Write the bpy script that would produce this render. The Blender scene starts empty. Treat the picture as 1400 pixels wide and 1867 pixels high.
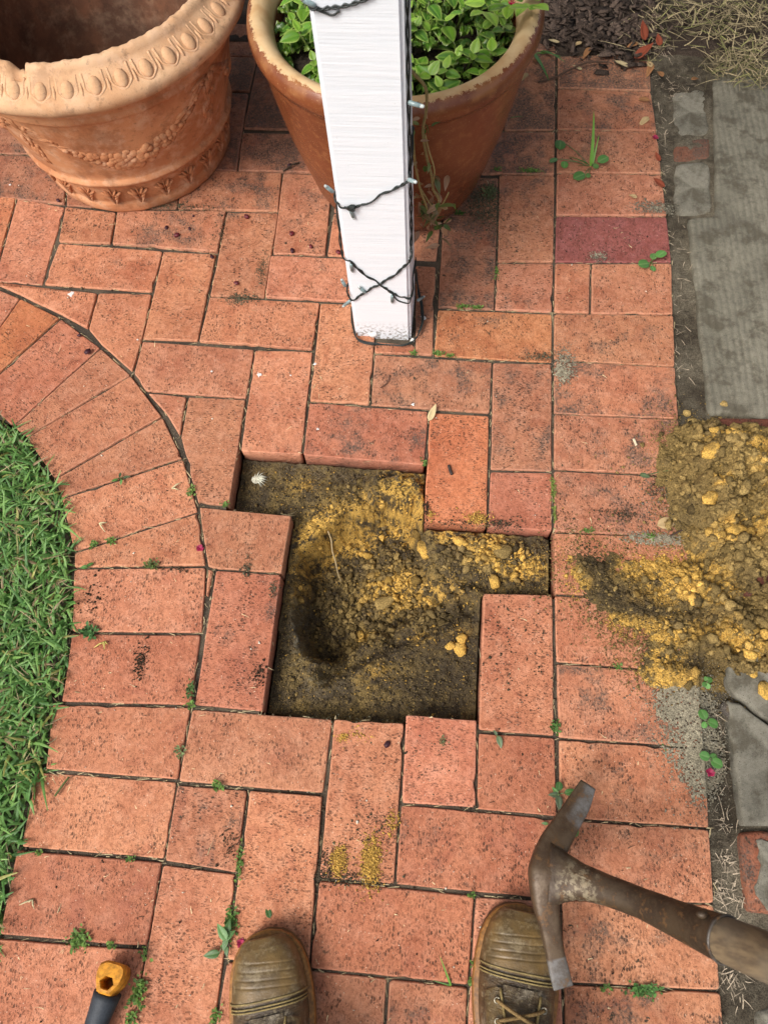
import bpy, bmesh, math, random
import numpy as np
from mathutils import Vector, Matrix, Euler

random.seed(7)
rng = np.random.default_rng(11)
sc = bpy.context.scene
COL = sc.collection
R = math.radians

# ------------------------------------------------------------------ camera
CAM_R = Matrix(((0.9959058304066939, -0.06644454434270393, 0.06129192025906771),
                (0.08459480078208748, 0.9240369192696898, -0.37282635570358985),
                (-0.031863719848636535, 0.37648491915835247, 0.9258746184034512)))
CAM_P = Vector((-0.2187051793982328, -0.9538586294336675, 1.243024427157161))
FPX = 1363.69                                  # focal length in pixels of the 1400 px wide photograph
cam_d = bpy.data.cameras.new('camera')
cam_d.sensor_fit = 'HORIZONTAL'; cam_d.sensor_width = 36.0
cam_d.lens = 36.0 * FPX / 1400.0
cam_d.clip_start = 0.02; cam_d.clip_end = 200.0
cam = bpy.data.objects.new('camera', cam_d); COL.objects.link(cam)
cam.matrix_world = Matrix.Translation(CAM_P) @ CAM_R.to_4x4()
sc.camera = cam
cam_d.dof.use_dof = True
cam_d.dof.focus_distance = 1.32
cam_d.dof.aperture_fstop = 9.0

# ------------------------------------------------------------------ overcast sky and one weak, very soft sun
world = bpy.data.worlds.new('World'); sc.world = world; world.use_nodes = True
wn = world.node_tree; wn.nodes.clear()
sky = wn.nodes.new('ShaderNodeTexSky'); sky.sky_type = 'NISHITA'; sky.sun_disc = False
SUN_EL, SUN_AZ = R(52), R(222)                 # azimuth clockwise from +Y
sky.sun_elevation = SUN_EL; sky.sun_rotation = SUN_AZ
sky.air_density = 1.0; sky.dust_density = 6.0; sky.ozone_density = 1.0
hs = wn.nodes.new('ShaderNodeHueSaturation'); hs.inputs['Saturation'].default_value = 0.55
bg = wn.nodes.new('ShaderNodeBackground'); bg.inputs['Strength'].default_value = 0.11
wo = wn.nodes.new('ShaderNodeOutputWorld')
wn.links.new(sky.outputs[0], hs.inputs['Color']); wn.links.new(hs.outputs[0], bg.inputs['Color'])
wn.links.new(bg.outputs[0], wo.inputs['Surface'])
sun_d = bpy.data.lights.new('sun', 'SUN'); sun_d.energy = 1.5; sun_d.angle = R(22); sun_d.color = (1.0, 0.985, 0.965)
sun = bpy.data.objects.new('sun', sun_d); COL.objects.link(sun)
sdir = Vector((math.sin(SUN_AZ) * math.cos(SUN_EL), math.cos(SUN_AZ) * math.cos(SUN_EL), math.sin(SUN_EL)))
sun.rotation_euler = sdir.to_track_quat('Z', 'Y').to_euler()
sc.view_settings.view_transform = 'Standard'; sc.view_settings.look = 'None'
sc.view_settings.exposure = 0.64; sc.view_settings.gamma = 1.0
sc.view_settings.use_curve_mapping = False

# ------------------------------------------------------------------ helpers
def ray(px, py):
    return CAM_R @ Vector(((px - 700) / FPX, -(py - 933.5) / FPX, -1.0))
def at(px, py, z=0.0):
    """the point at height z seen at that place of the photograph"""
    d = ray(px, py); t = (z - CAM_P.z) / d.z
    return CAM_P + d * t
def on_plane(px, py, p, n):
    d = ray(px, py); t = (Vector(p) - CAM_P).dot(n) / d.dot(n)
    return CAM_P + d * t

def link(name, me, m=None, parent=None):
    o = bpy.data.objects.new(name, me); COL.objects.link(o)
    if m is not None and me is not None:
        if not me.materials: me.materials.append(m)
    if parent is not None: o.parent = parent
    return o
def tag(o, label=None, cat=None, group=None, kind=None):
    if label: o['label'] = label
    if cat: o['category'] = cat
    if group: o['group'] = group
    if kind: o['kind'] = kind
    return o
def empty(name, loc=(0, 0, 0), rz=0.0):
    o = bpy.data.objects.new(name, None); COL.objects.link(o)
    o.location = loc; o.rotation_euler = (0, 0, rz); o.empty_display_size = 0.05
    return o
def mesh(name, v, f, smooth=True, col=None):
    me = bpy.data.meshes.new(name); me.from_pydata([tuple(p) for p in v], [], [tuple(q) for q in f])
    if smooth: me.polygons.foreach_set('use_smooth', [True] * len(me.polygons))
    if col is not None: setcol(me, col)
    me.update(); return me
def setcol(me, col):
    a = me.color_attributes.new('col', 'FLOAT_COLOR', 'POINT')
    c = np.ones((len(me.vertices), 4), np.float32); c[:, :3] = np.asarray(col, np.float32).reshape(-1, 3)
    a.data.foreach_set('color', c.ravel())
def npmesh(name, V, F, col=None, smooth=True):
    """V (n,3), F (m,k) arrays, fast"""
    V = np.ascontiguousarray(V, np.float32); F = np.ascontiguousarray(F, np.int32)
    me = bpy.data.meshes.new(name); k = F.shape[1]
    me.vertices.add(len(V)); me.vertices.foreach_set('co', V.ravel())
    me.loops.add(F.size); me.loops.foreach_set('vertex_index', F.ravel())
    me.polygons.add(len(F)); me.polygons.foreach_set('loop_start', np.arange(0, F.size, k, dtype=np.int32))
    me.polygons.foreach_set('loop_total', np.full(len(F), k, np.int32))
    if smooth: me.polygons.foreach_set('use_smooth', np.ones(len(F), bool))
    me.update(calc_edges=True)
    if col is not None: setcol(me, col)
    me.validate()
    return me
class MB:
    """collects loose shapes into one mesh"""
    def __init__(s): s.v = []; s.f = []; s.c = []
    def add(s, v, f, c=None):
        k = len(s.v); s.v += [tuple(p) for p in v]; s.f += [tuple(i + k for i in q) for q in f]
        if c is not None:
            c = np.asarray(c, float)
            s.c += [tuple(c)] * len(v) if c.ndim == 1 else [tuple(q) for q in c]
    def tube(s, pts, r, seg=6, c=None, cap=True):
        v, f = tube(pts, r, seg, cap); s.add(v, f, c)
    def build(s, name, m, parent=None, smooth=True):
        me = mesh(name, s.v, s.f, smooth, s.c if s.c else None)
        return link(name, me, m, parent)
def tube(pts, r, seg=8, cap=True):
    pts = [Vector(p) for p in pts]; n = len(pts)
    rr = r if hasattr(r, '__len__') else [r] * n
    v = []; f = []; nrm = None
    for i, p in enumerate(pts):
        t = (pts[min(i + 1, n - 1)] - pts[max(i - 1, 0)])
        t = t.normalized() if t.length > 1e-9 else Vector((0, 0, 1))
        if nrm is None:
            nrm = t.cross(Vector((0, 0, 1)))
            if nrm.length < 0.05: nrm = t.cross(Vector((1, 0, 0)))
            nrm.normalize()
        else:
            nrm = (nrm - t * nrm.dot(t))
            nrm = nrm.normalized() if nrm.length > 1e-6 else t.orthogonal().normalized()
        b = t.cross(nrm)
        for k in range(seg):
            a = 2 * math.pi * k / seg
            v.append(p + (nrm * math.cos(a) + b * math.sin(a)) * rr[i])
    for i in range(n - 1):
        for k in range(seg):
            f.append((i * seg + k, i * seg + (k + 1) % seg, (i + 1) * seg + (k + 1) % seg, (i + 1) * seg + k))
    if cap:
        f.append(tuple(range(seg))[::-1]); f.append(tuple((n - 1) * seg + k for k in range(seg)))
    return v, f
def spline(pts, n=8):
    """Catmull-Rom through the points"""
    P = [Vector(p) for p in pts]; P = [P[0] * 2 - P[1]] + P + [P[-1] * 2 - P[-2]]
    out = []
    for i in range(1, len(P) - 2):
        a, b, c, d = P[i - 1:i + 3]
        for k in range(n):
            t = k / n
            out.append(0.5 * ((2 * b) + (c - a) * t + (2 * a - 5 * b + 4 * c - d) * t * t + (3 * b - a - 3 * c + d) * t ** 3))
    out.append(P[-2]); return out
def lathe(prof, seg=96, disp=None, closed=False):
    """prof list of (r, z); disp(theta, i, r, z) -> (dr, dz)"""
    n = len(prof); v = []; f = []
    for i, (r, z) in enumerate(prof):
        for k in range(seg):
            a = 2 * math.pi * k / seg; dr = dz = 0.0
            if disp: dr, dz = disp(a, i, r, z)
            v.append(((r + dr) * math.cos(a), (r + dr) * math.sin(a), z + dz))
    for i in range(n - 1):
        for k in range(seg):
            f.append((i * seg + k, i * seg + (k + 1) % seg, (i + 1) * seg + (k + 1) % seg, (i + 1) * seg + k))
    return v, f

# numpy noise ------------------------------------------------------
_tab = rng.random((256, 256))
def vnoise(x, y, s=0):
    xi = np.floor(x).astype(int); yi = np.floor(y).astype(int); fx = x - xi; fy = y - yi
    fx = fx * fx * (3 - 2 * fx); fy = fy * fy * (3 - 2 * fy)
    g = lambda i, j: _tab[(i + 37 * s) & 255, (j + 91 * s) & 255]
    return (g(xi, yi) * (1 - fx) + g(xi + 1, yi) * fx) * (1 - fy) + (g(xi, yi + 1) * (1 - fx) + g(xi + 1, yi + 1) * fx) * fy
def fbm(x, y, fr, octv=4, s=0):
    t = 0; a = 1; w = 0
    for o in range(octv):
        t = t + a * vnoise(x * fr + 7.3 * o, y * fr - 3.1 * o, s + o); w += a; a *= 0.5; fr *= 2.07
    return t / w
def worley(x, y, fr, s=0):
    """distance to the nearest cell point and that cell's random number"""
    X = x * fr; Y = y * fr; xi = np.floor(X).astype(int); yi = np.floor(Y).astype(int)
    best = np.full(np.shape(X), 9.0); cid = np.zeros(np.shape(X))
    for i in (-1, 0, 1):
        for j in (-1, 0, 1):
            a = xi + i; b = yi + j
            px = a + _tab[(a + 17 * s) & 255, (b + 5) & 255]; py = b + _tab[(a + 3) & 255, (b + 29 * s) & 255]
            d = np.hypot(X - px, Y - py); m = d < best
            best = np.where(m, d, best); cid = np.where(m, _tab[(a + 61) & 255, (b + 77 + s) & 255], cid)
    return best, cid
def sstep(a, b, x):
    t = np.clip((x - a) / (b - a), 0, 1); return t * t * (3 - 2 * t)
def inside(poly, x, y):
    """vectorised point in polygon"""
    x = np.asarray(x, float); y = np.asarray(y, float); r = np.zeros(x.shape, bool); n = len(poly)
    for i in range(n):
        x0, y0 = poly[i][:2]; x1, y1 = poly[i - 1][:2]
        if y0 == y1: continue
        c = ((y0 > y) != (y1 > y)) & (x < (x1 - x0) * (y - y0) / (y1 - y0) + x0); r ^= c
    return r

def ico(sub):
    bm = bmesh.new(); bmesh.ops.create_icosphere(bm, subdivisions=sub, radius=1.0)
    bm.verts.ensure_lookup_table()
    V = np.array([v.co[:] for v in bm.verts]); F = np.array([[v.index for v in f.verts] for f in bm.faces]); bm.free()
    return V, F
ICO1, ICO2, ICO3 = ico(1), ico(2), ico(3)
OCT = (np.array([(1, 0, 0), (-1, 0, 0), (0, 1, 0), (0, -1, 0), (0, 0, 1), (0, 0, -1)], float),
       np.array([(0, 2, 4), (2, 1, 4), (1, 3, 4), (3, 0, 4), (2, 0, 5), (1, 2, 5), (3, 1, 5), (0, 3, 5)]))
def rand_rot(n):
    q = rng.normal(size=(n, 4)); q /= np.linalg.norm(q, axis=1)[:, None]
    w, x, y, z = q.T
    return np.stack([np.stack([1 - 2 * (y * y + z * z), 2 * (x * y - z * w), 2 * (x * z + y * w)], 1),
                     np.stack([2 * (x * y + z * w), 1 - 2 * (x * x + z * z), 2 * (y * z - x * w)], 1),
                     np.stack([2 * (x * z - y * w), 2 * (y * z + x * w), 1 - 2 * (x * x + y * y)], 1)], 1)
def crumbs(name, pos, size, col, m, tmpl=OCT, jit=0.35, squash=0.75, kind='stuff', smooth=False, parent=None):
    """many small lumps as one mesh"""
    pos = np.asarray(pos, float); n = len(pos); T, F = tmpl
    if len(T) > 12:                              # chunky, flat-sided lumps
        k = np.ones((n, len(T)))
        for _ in range(8):
            d = rng.normal(size=(n, 3)); d /= np.linalg.norm(d, axis=1)[:, None]
            k = np.minimum(k, np.maximum(.5, rng.uniform(.62, .98, (n, 1)) / np.maximum(np.einsum('nj,kj->nk', d, T), .05)))
        V = T[None] * (k * (1 + rng.normal(0, jit, (n, len(T))).clip(-.5, .5)))[..., None]
    else: V = T[None] * (1 + rng.normal(0, jit, (n, len(T), 1)).clip(-.6, .6))
    V = V * rng.uniform(0.5, 1.3, (n, 1, 3))
    V = np.einsum('nij,nkj->nki', rand_rot(n), V) * np.asarray(size).reshape(n, 1, 1)
    V[:, :, 2] *= squash
    V += pos[:, None, :]
    Fa = (F[None] + (np.arange(n) * len(T))[:, None, None]).reshape(-1, F.shape[1])
    C = np.repeat(np.asarray(col, float).reshape(n, 3), len(T), 0)
    o = link(name, npmesh(name, V.reshape(-1, 3), Fa, C, smooth), m, parent)
    if kind: o['kind'] = kind
    return o
def strands(name, P, D, L, w, col, m, curl=0.4, seg=4, kind='stuff', droop=None, flat=0.25, parent=None):
    """thin grass strands: base points P, directions D, lengths L, widths w"""
    n = len(P); P = np.asarray(P, float); D = np.asarray(D, float); D = D / np.linalg.norm(D, axis=1)[:, None]
    side = np.cross(D, np.array([0, 0, 1.0])); side /= (np.linalg.norm(side, axis=1)[:, None] + 1e-9)
    bend = rng.normal(0, curl, (n, 3)); bend[:, 2] *= flat
    if droop is not None: bend[:, 2] -= droop
    L = np.asarray(L, float).reshape(n, 1); w = np.asarray(w, float).reshape(n, 1)
    rows = []
    for k in range(seg + 1):
        t = k / seg; c = P + D * L * t + bend * L * t * t * 0.5
        ww = w * (1 - 0.75 * max(0, t - 0.4) / 0.6) * 0.5
        up = np.array([0, 0, 1.0]) * ww * 0.5
        rows.append(np.stack([c - side * ww, c + up, c + side * ww], 1))
    V = np.stack(rows, 1).reshape(n, -1, 3); nv = V.shape[1]
    f = []
    for k in range(seg):
        a = 3 * k
        f += [(a, a + 1, a + 4, a + 3), (a + 1, a + 2, a + 5, a + 4)]
    F = (np.array(f)[None] + (np.arange(n) * nv)[:, None, None]).reshape(-1, 4)
    C = np.repeat(np.asarray(col, float).reshape(n, 3), nv, 0)
    o = link(name, npmesh(name, V.reshape(-1, 3), F, C), m, parent)
    if kind: o['kind'] = kind
    return o

# ------------------------------------------------------------------ materials (all procedural)
class G:
    def __init__(s, name):
        s.m = bpy.data.materials.new(name); s.m.use_nodes = True; s.t = s.m.node_tree; s.t.nodes.clear()
        s.out = s.t.nodes.new('ShaderNodeOutputMaterial'); s.b = s.t.nodes.new('ShaderNodeBsdfPrincipled')
        s.t.links.new(s.b.outputs[0], s.out.inputs[0])
    def put(s, sock, v):
        if isinstance(v, bpy.types.NodeSocket): s.t.links.new(v, sock)
        elif hasattr(v, '__len__') and len(v) == 3 and sock.type == 'RGBA': sock.default_value = (*v, 1)
        else: sock.default_value = v
    def n(s, typ, ins=(), out=0, **at_):
        nd = s.t.nodes.new('ShaderNode' + typ)
        for k, v in at_.items(): setattr(nd, k, v)
        for k, v in dict(ins).items(): s.put(nd.inputs[k], v)
        return nd.outputs[out]
    def set(s, **k):
        for a, v in k.items(): s.put(s.b.inputs[a.replace('_', ' ')], v)
        return s
    def noise(s, vec, scale, detail=3, rough=0.55, out=0, dist=0.0):
        return s.n('TexNoise', {'Vector': vec, 'Scale': scale, 'Detail': detail, 'Roughness': rough, 'Distortion': dist}, out)
    def vor(s, vec, scale, out=0, rand=1.0):
        return s.n('TexVoronoi', {'Vector': vec, 'Scale': scale, 'Randomness': rand}, out)
    def map(s, vec, loc=(0, 0, 0), rot=(0, 0, 0), scale=(1, 1, 1)):
        return s.n('Mapping', {'Vector': vec, 'Location': loc, 'Rotation': rot, 'Scale': scale})
    def ramp(s, fac, a, b, lo=0.0, hi=1.0):
        return s.n('MapRange', {0: fac, 1: a, 2: b, 3: lo, 4: hi}, interpolation_type='SMOOTHSTEP')
    def math(s, op, a, b=0.0, clamp=False):
        return s.n('Math', {0: a, 1: b}, operation=op, use_clamp=clamp)
    def mix(s, fac, a, b, mode='MIX'):
        nd = s.t.nodes.new('ShaderNodeMix'); nd.data_type = 'RGBA'; nd.blend_type = mode
        s.put(nd.inputs[0], fac); s.put(nd.inputs[6], a); s.put(nd.inputs[7], b); return nd.outputs[2]
    def bump(s, h, strength=0.5, dist=0.002, nrm=None):
        i = {'Height': h, 'Strength': strength, 'Distance': dist}
        if nrm is not None: i['Normal'] = nrm
        return s.n('Bump', i)
    def obj(s): return s.n('TexCoord', out=3)
    def gen(s): return s.n('TexCoord', out=0)
    def attr(s, name='col', out=0): return s.n('Attribute', out=out, attribute_name=name)
    def info(s, out): # 1 color 2 alpha 5 random
        return s.t.nodes.new('ShaderNodeObjectInfo').outputs[out]

def m_brick():
    g = G('clay_brick')
    oi = g.t.nodes.new('ShaderNodeObjectInfo'); rnd = oi.outputs['Random']; oc = oi.outputs['Color']; al = oi.outputs['Alpha']
    off = g.n('CombineXYZ', {0: g.math('MULTIPLY', rnd, 37.0), 1: g.math('MULTIPLY', rnd, 91.0), 2: g.math('MULTIPLY', rnd, 13.0)})
    o = g.n('VectorMath', {0: g.obj(), 1: off}, operation='ADD')
    # base clay: cloudy light and darker tones
    big = g.noise(o, 9, 2, 0.6); mid = g.noise(o, 42, 3, 0.6)
    c = g.mix(g.ramp(big, .3, .72), (0.552, 0.240, 0.128), (0.440, 0.170, 0.090))
    c = g.mix(g.ramp(mid, .42, .72, 0, .40), c, (0.64, 0.330, 0.205))
    c = g.mix(1.0, c, oc, 'MULTIPLY')
    mot = g.noise(o, 120, 4, .85); c = g.mix(g.ramp(mot, .42, .64, 0, .68), c, g.mix(1.0, c, (0.58, 0.50, 0.46), 'MULTIPLY'))
    # wetter / redder blotches
    blot = g.ramp(g.noise(o, 16, 3, .5, dist=.6), .54, .68, 0, .5)
    c = g.mix(blot, c, g.mix(1.0, c, (0.74, 0.56, 0.50), 'MULTIPLY'))
    # drag marks of the wire cut, across the brick
    st = g.map(o, scale=(1.0, 0.52, 1.0))
    s1 = g.noise(st, 470, 2, .5); vst = g.map(o, scale=(1.0, 0.62, 1.0)); vd2 = g.vor(vst, 250); vc2 = g.n('SeparateColor', {0: g.vor(vst, 250, 1)})
    clump = g.ramp(g.noise(o, 26, 3), .35, .65, .25, 1.0)
    pit = g.ramp(s1, .57, .64, 0, .62); pit2 = g.math('MULTIPLY', g.ramp(vd2, .46, .26), g.ramp(vc2, .66, .74))
    dirtamt = g.math('ADD', 0.75, g.math('MULTIPLY', al, .5))
    pits = g.math('MULTIPLY', g.math('MAXIMUM', g.math('MULTIPLY', pit, clump), g.math('MULTIPLY', pit2, clump)), dirtamt, True)
    c = g.mix(g.math('MULTIPLY', pits, .88), c, (0.070, 0.036, 0.022))
    # long fine scratches
    sc_ = g.ramp(g.noise(g.map(o, scale=(1, .06, 1)), 300, 2, .5), .665, .72, 0, .36)
    c = g.mix(g.math('MULTIPLY', sc_, clump), c, (0.16, 0.07, 0.045))
    # pale grains
    vd = g.vor(o, 330); vc = g.vor(o, 330, 1)
    grain = g.math('MULTIPLY', g.ramp(vd, .30, .16), g.ramp(g.n('SeparateColor', {0: vc}), .93, .97))
    c = g.mix(g.math('MULTIPLY', grain, .7), c, (0.74, 0.60, 0.44))
    # grey-brown grime, more on some bricks
    gr = g.noise(o, 13, 4, .70)
    gth = g.math('SUBTRACT', 0.78, g.math('MULTIPLY', al, .44))
    grime = g.n('MapRange', {0: gr, 1: gth, 2: g.math('ADD', gth, .20), 3: 0.0, 4: .90}, interpolation_type='SMOOTHSTEP')
    fine = g.ramp(g.noise(o, 260, 2, .7), .36, .58, .22, 1)
    c = g.mix(g.math('MULTIPLY', grime, fine), c, (0.105, 0.076, 0.058))
    # dark mould spots
    sp = g.math('MULTIPLY', g.ramp(g.noise(o, 55, 3, .6), .665, .72), g.ramp(g.noise(o, 300, 2), .38, .52))
    c = g.mix(g.math('MULTIPLY', sp, g.math('ADD', .35, al)), c, (0.045, 0.036, 0.022))
    c = g.mix(g.math('MULTIPLY', g.attr('col'), g.ramp(g.noise(o, 130, 2), .3, .6, .15, .6)), c, g.mix(1.0, (0.66, 0.31, 0.185), oc, 'MULTIPLY'))     # worn arrises
    g.set(Base_Color=c, Roughness=g.ramp(blot, 0, .5, .88, .66))
    g.b.inputs['Specular IOR Level'].default_value = 0.3
    h = g.math('SUBTRACT', g.math('MULTIPLY', g.noise(o, 520, 2, .6), .45), g.math('MULTIPLY', pits, .9))
    h = g.math('ADD', h, g.math('MULTIPLY', g.noise(o, 60, 1), .9))
    h = g.math('SUBTRACT', h, g.math('MULTIPLY', sc_, .5))
    g.set(Normal=g.bump(h, 1.0, .0018))
    return g.m
def m_attr(name, rough=0.95, fine=700, amt=.5, bump=.5, bd=.001, spec=.2, vary=.0):
    """pigment comes from the colour attribute, broken up with fine grain"""
    g = G(name); o = g.obj(); a = g.attr()
    f = g.noise(o, fine, 4, .65)
    k = g.ramp(f, .28, .72, 1 - amt, 1 + amt)
    c = g.n('VectorMath', {0: a, 1: g.n('CombineXYZ', {0: k, 1: k, 2: k})}, operation='MULTIPLY')
    if vary:
        r = g.info(5); k2 = g.ramp(r, 0, 1, 1 - vary, 1 + vary)
        c = g.n('VectorMath', {0: c, 1: g.n('CombineXYZ', {0: k2, 1: k2, 2: k2})}, operation='MULTIPLY')
    g.set(Base_Color=c, Roughness=rough)
    g.b.inputs['Specular IOR Level'].default_value = spec
    g.set(Normal=g.bump(g.math('ADD', f, g.noise(o, fine * .3, 3)), bump, bd))
    return g.m
def m_leaf(name, rough=.34, vary=.25, trans=.25):
    g = G(name); a = g.attr(); o = g.obj()
    r = g.info(5); k = g.ramp(r, 0, 1, 1 - vary, 1 + vary)
    k = g.math('MULTIPLY', k, g.ramp(g.noise(o, 160, 3), .3, .7, .85, 1.15))
    c = g.n('VectorMath', {0: a, 1: g.n('CombineXYZ', {0: k, 1: k, 2: k})}, operation='MULTIPLY')
    g.set(Base_Color=c, Roughness=rough)
    tr = g.n('BsdfTranslucent', {'Color': c}); mx = g.n('MixShader', {0: trans, 1: g.b.outputs[0], 2: tr})
    g.t.links.new(mx, g.out.inputs[0])
    g.set(Normal=g.bump(g.noise(o, 240, 2), .25, .0008))
    return g.m
def m_concrete(name, tone=(0.240, 0.220, 0.165), ridge=True):
    g = G(name); o = g.obj()
    n1 = g.noise(o, 7, 5, .65); n2 = g.noise(o, 90, 4, .6); n3 = g.noise(o, 800, 3, .6)
    c = g.mix(g.ramp(n1, .33, .68), tone, tuple(t * .62 for t in tone))
    c = g.mix(g.ramp(n2, .4, .7, 0, .5), c, tuple(t * .45 for t in tone))
    c = g.mix(g.ramp(n3, .56, .70, 0, .55), c, (0.40, 0.375, 0.30))
    c = g.mix(g.ramp(g.noise(o, 16, 5, .7), .46, .62, 0, .75), c, (0.080, 0.068, 0.046))
    c = g.mix(g.math('MULTIPLY', g.ramp(g.noise(o, 520, 2), .62, .68), .8), c, (0.05, 0.045, 0.035))
    h = g.math('ADD', g.math('MULTIPLY', n3, .9), g.math('MULTIPLY', n2, .8))
    if ridge:
        w = g.n('TexWave', {'Vector': g.map(o, rot=(0, 0, R(-2.5))), 'Scale': 24.0, 'Distortion': 1.6, 'Detail': 2.0, 'Detail Scale': 3.0, 'Detail Roughness': .6}, 1)
        c = g.mix(g.math('MULTIPLY', g.ramp(w, .0, .6, .40, 0), g.ramp(g.noise(o, 11, 3), .35, .6, .25, 1)), c, tuple(t * .38 for t in tone))
        h = g.math('ADD', h, g.math('MULTIPLY', w, .55))
    g.set(Base_Color=c, Roughness=.93, Normal=g.bump(h, .8, .0016)); g.b.inputs['Specular IOR Level'].default_value = .2
    return g.m
def m_terracotta(name, a=(0.62, 0.285, 0.125), b=(0.48, 0.19, 0.075), bloom=.5, dirt=.3):
    g = G(name); o = g.obj()
    n1 = g.noise(o, 8, 5, .6); n2 = g.noise(o, 30, 5, .65); n3 = g.noise(o, 420, 3, .6)
    c = g.mix(g.ramp(n1, .32, .68), a, b)
    c = g.mix(g.ramp(n2, .45, .70, 0, bloom), c, (0.66, 0.44, 0.29))
    c = g.mix(g.ramp(g.noise(o, 14, 5, .7), .50, .62, 0, .45), c, tuple(q * .55 for q in b))
    c = g.mix(g.math('MULTIPLY', g.ramp(g.noise(o, 70, 4, .7), .56, .72), dirt), c, (0.10, 0.05, 0.028))
    c = g.mix(g.ramp(n3, .60, .74, 0, .45), c, (0.24, 0.12, 0.06))
    g.set(Base_Color=c, Roughness=.86, Normal=g.bump(g.math('ADD', n3, n2), .38, .0012)); g.b.inputs['Specular IOR Level'].default_value = .25
    return g.m
def m_plain(name, col, rough=.6, fine=300, amt=.2, bump=.2, spec=.4, metal=0.0, bd=.001):
    g = G(name); o = g.obj(); n1 = g.noise(o, fine, 4, .6); n2 = g.noise(o, fine * .08, 3)
    k = g.math('MULTIPLY', g.ramp(n1, .3, .7, 1 - amt, 1 + amt), g.ramp(n2, .3, .7, 1 - amt * .7, 1 + amt * .7))
    c = g.n('VectorMath', {0: g.n('CombineXYZ', {0: col[0], 1: col[1], 2: col[2]}), 1: g.n('CombineXYZ', {0: k, 1: k, 2: k})}, operation='MULTIPLY')
    g.set(Base_Color=c, Roughness=rough, Metallic=metal, Normal=g.bump(n1, bump, bd)); g.b.inputs['Specular IOR Level'].default_value = spec
    return g.m

BRICK = m_brick()
EARTH = m_attr('loose_earth', .97, 460, .50, 1.0, .0026)
FIBRE = m_attr('dry_fibre', .8, 300, .25, .1)
LEAF = m_leaf('leaf')
GRASS = m_leaf('grass_blade', .5, .0, .3)
CONC = m_concrete('brushed_concrete')
CONC2 = m_concrete('rough_concrete', (0.265, 0.244, 0.188), False)
DARK = np.array((0.070, 0.052, 0.031)); OLIVE = np.array((0.205, 0.140, 0.050)); YEL = np.array((0.60, 0.36, 0.082))
GREYS = np.array((0.20, 0.18, 0.13))

# ------------------------------------------------------------------ the big ground sheet, open under the excavation
HOLE = [(-0.582, -0.351), (-0.463, -0.350), (-0.232, -0.354), (-0.230, -0.468), (-0.115, -0.468), (-0.001, -0.470), (-0.001, -0.584),
        (-0.119, -0.590), (-0.120, -0.801), (-0.237, -0.802), (-0.237, -0.817), (-0.351, -0.818), (-0.468, -0.817), (-0.469, -0.582),
        (-0.466, -0.469), (-0.582, -0.461)]
HX0, HX1, HY0, HY1 = -0.66, 0.07, -0.89, -0.28
g = G('bare_soil'); o = g.obj()
n1 = g.noise(o, 4, 5, .6); n2 = g.noise(o, 300, 4, .65)
c = g.mix(g.ramp(n1, .3, .7), (0.060, 0.047, 0.031), (0.115, 0.094, 0.062))
c = g.mix(g.ramp(n2, .5, .75, 0, .6), c, (0.19, 0.165, 0.12))
g.set(Base_Color=c, Roughness=.97, Normal=g.bump(n2, .8, .003)); SOIL = g.m
B_ = 40.0; zz = -0.075
xs = [-B_, HX0, HX1, B_]; ys = [-B_, HY0, HY1, B_]
v = [(x, y, zz) for y in ys for x in xs]; f = [(j * 4 + i, j * 4 + i + 1, j * 4 + i + 5, j * 4 + i + 4) for j in range(3) for i in range(3) if (i, j) != (1, 1)]
tag(link('ground', mesh('ground', v, f, False), SOIL), 'bare soil ground around and below the brick paving', None, None, 'structure')

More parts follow.
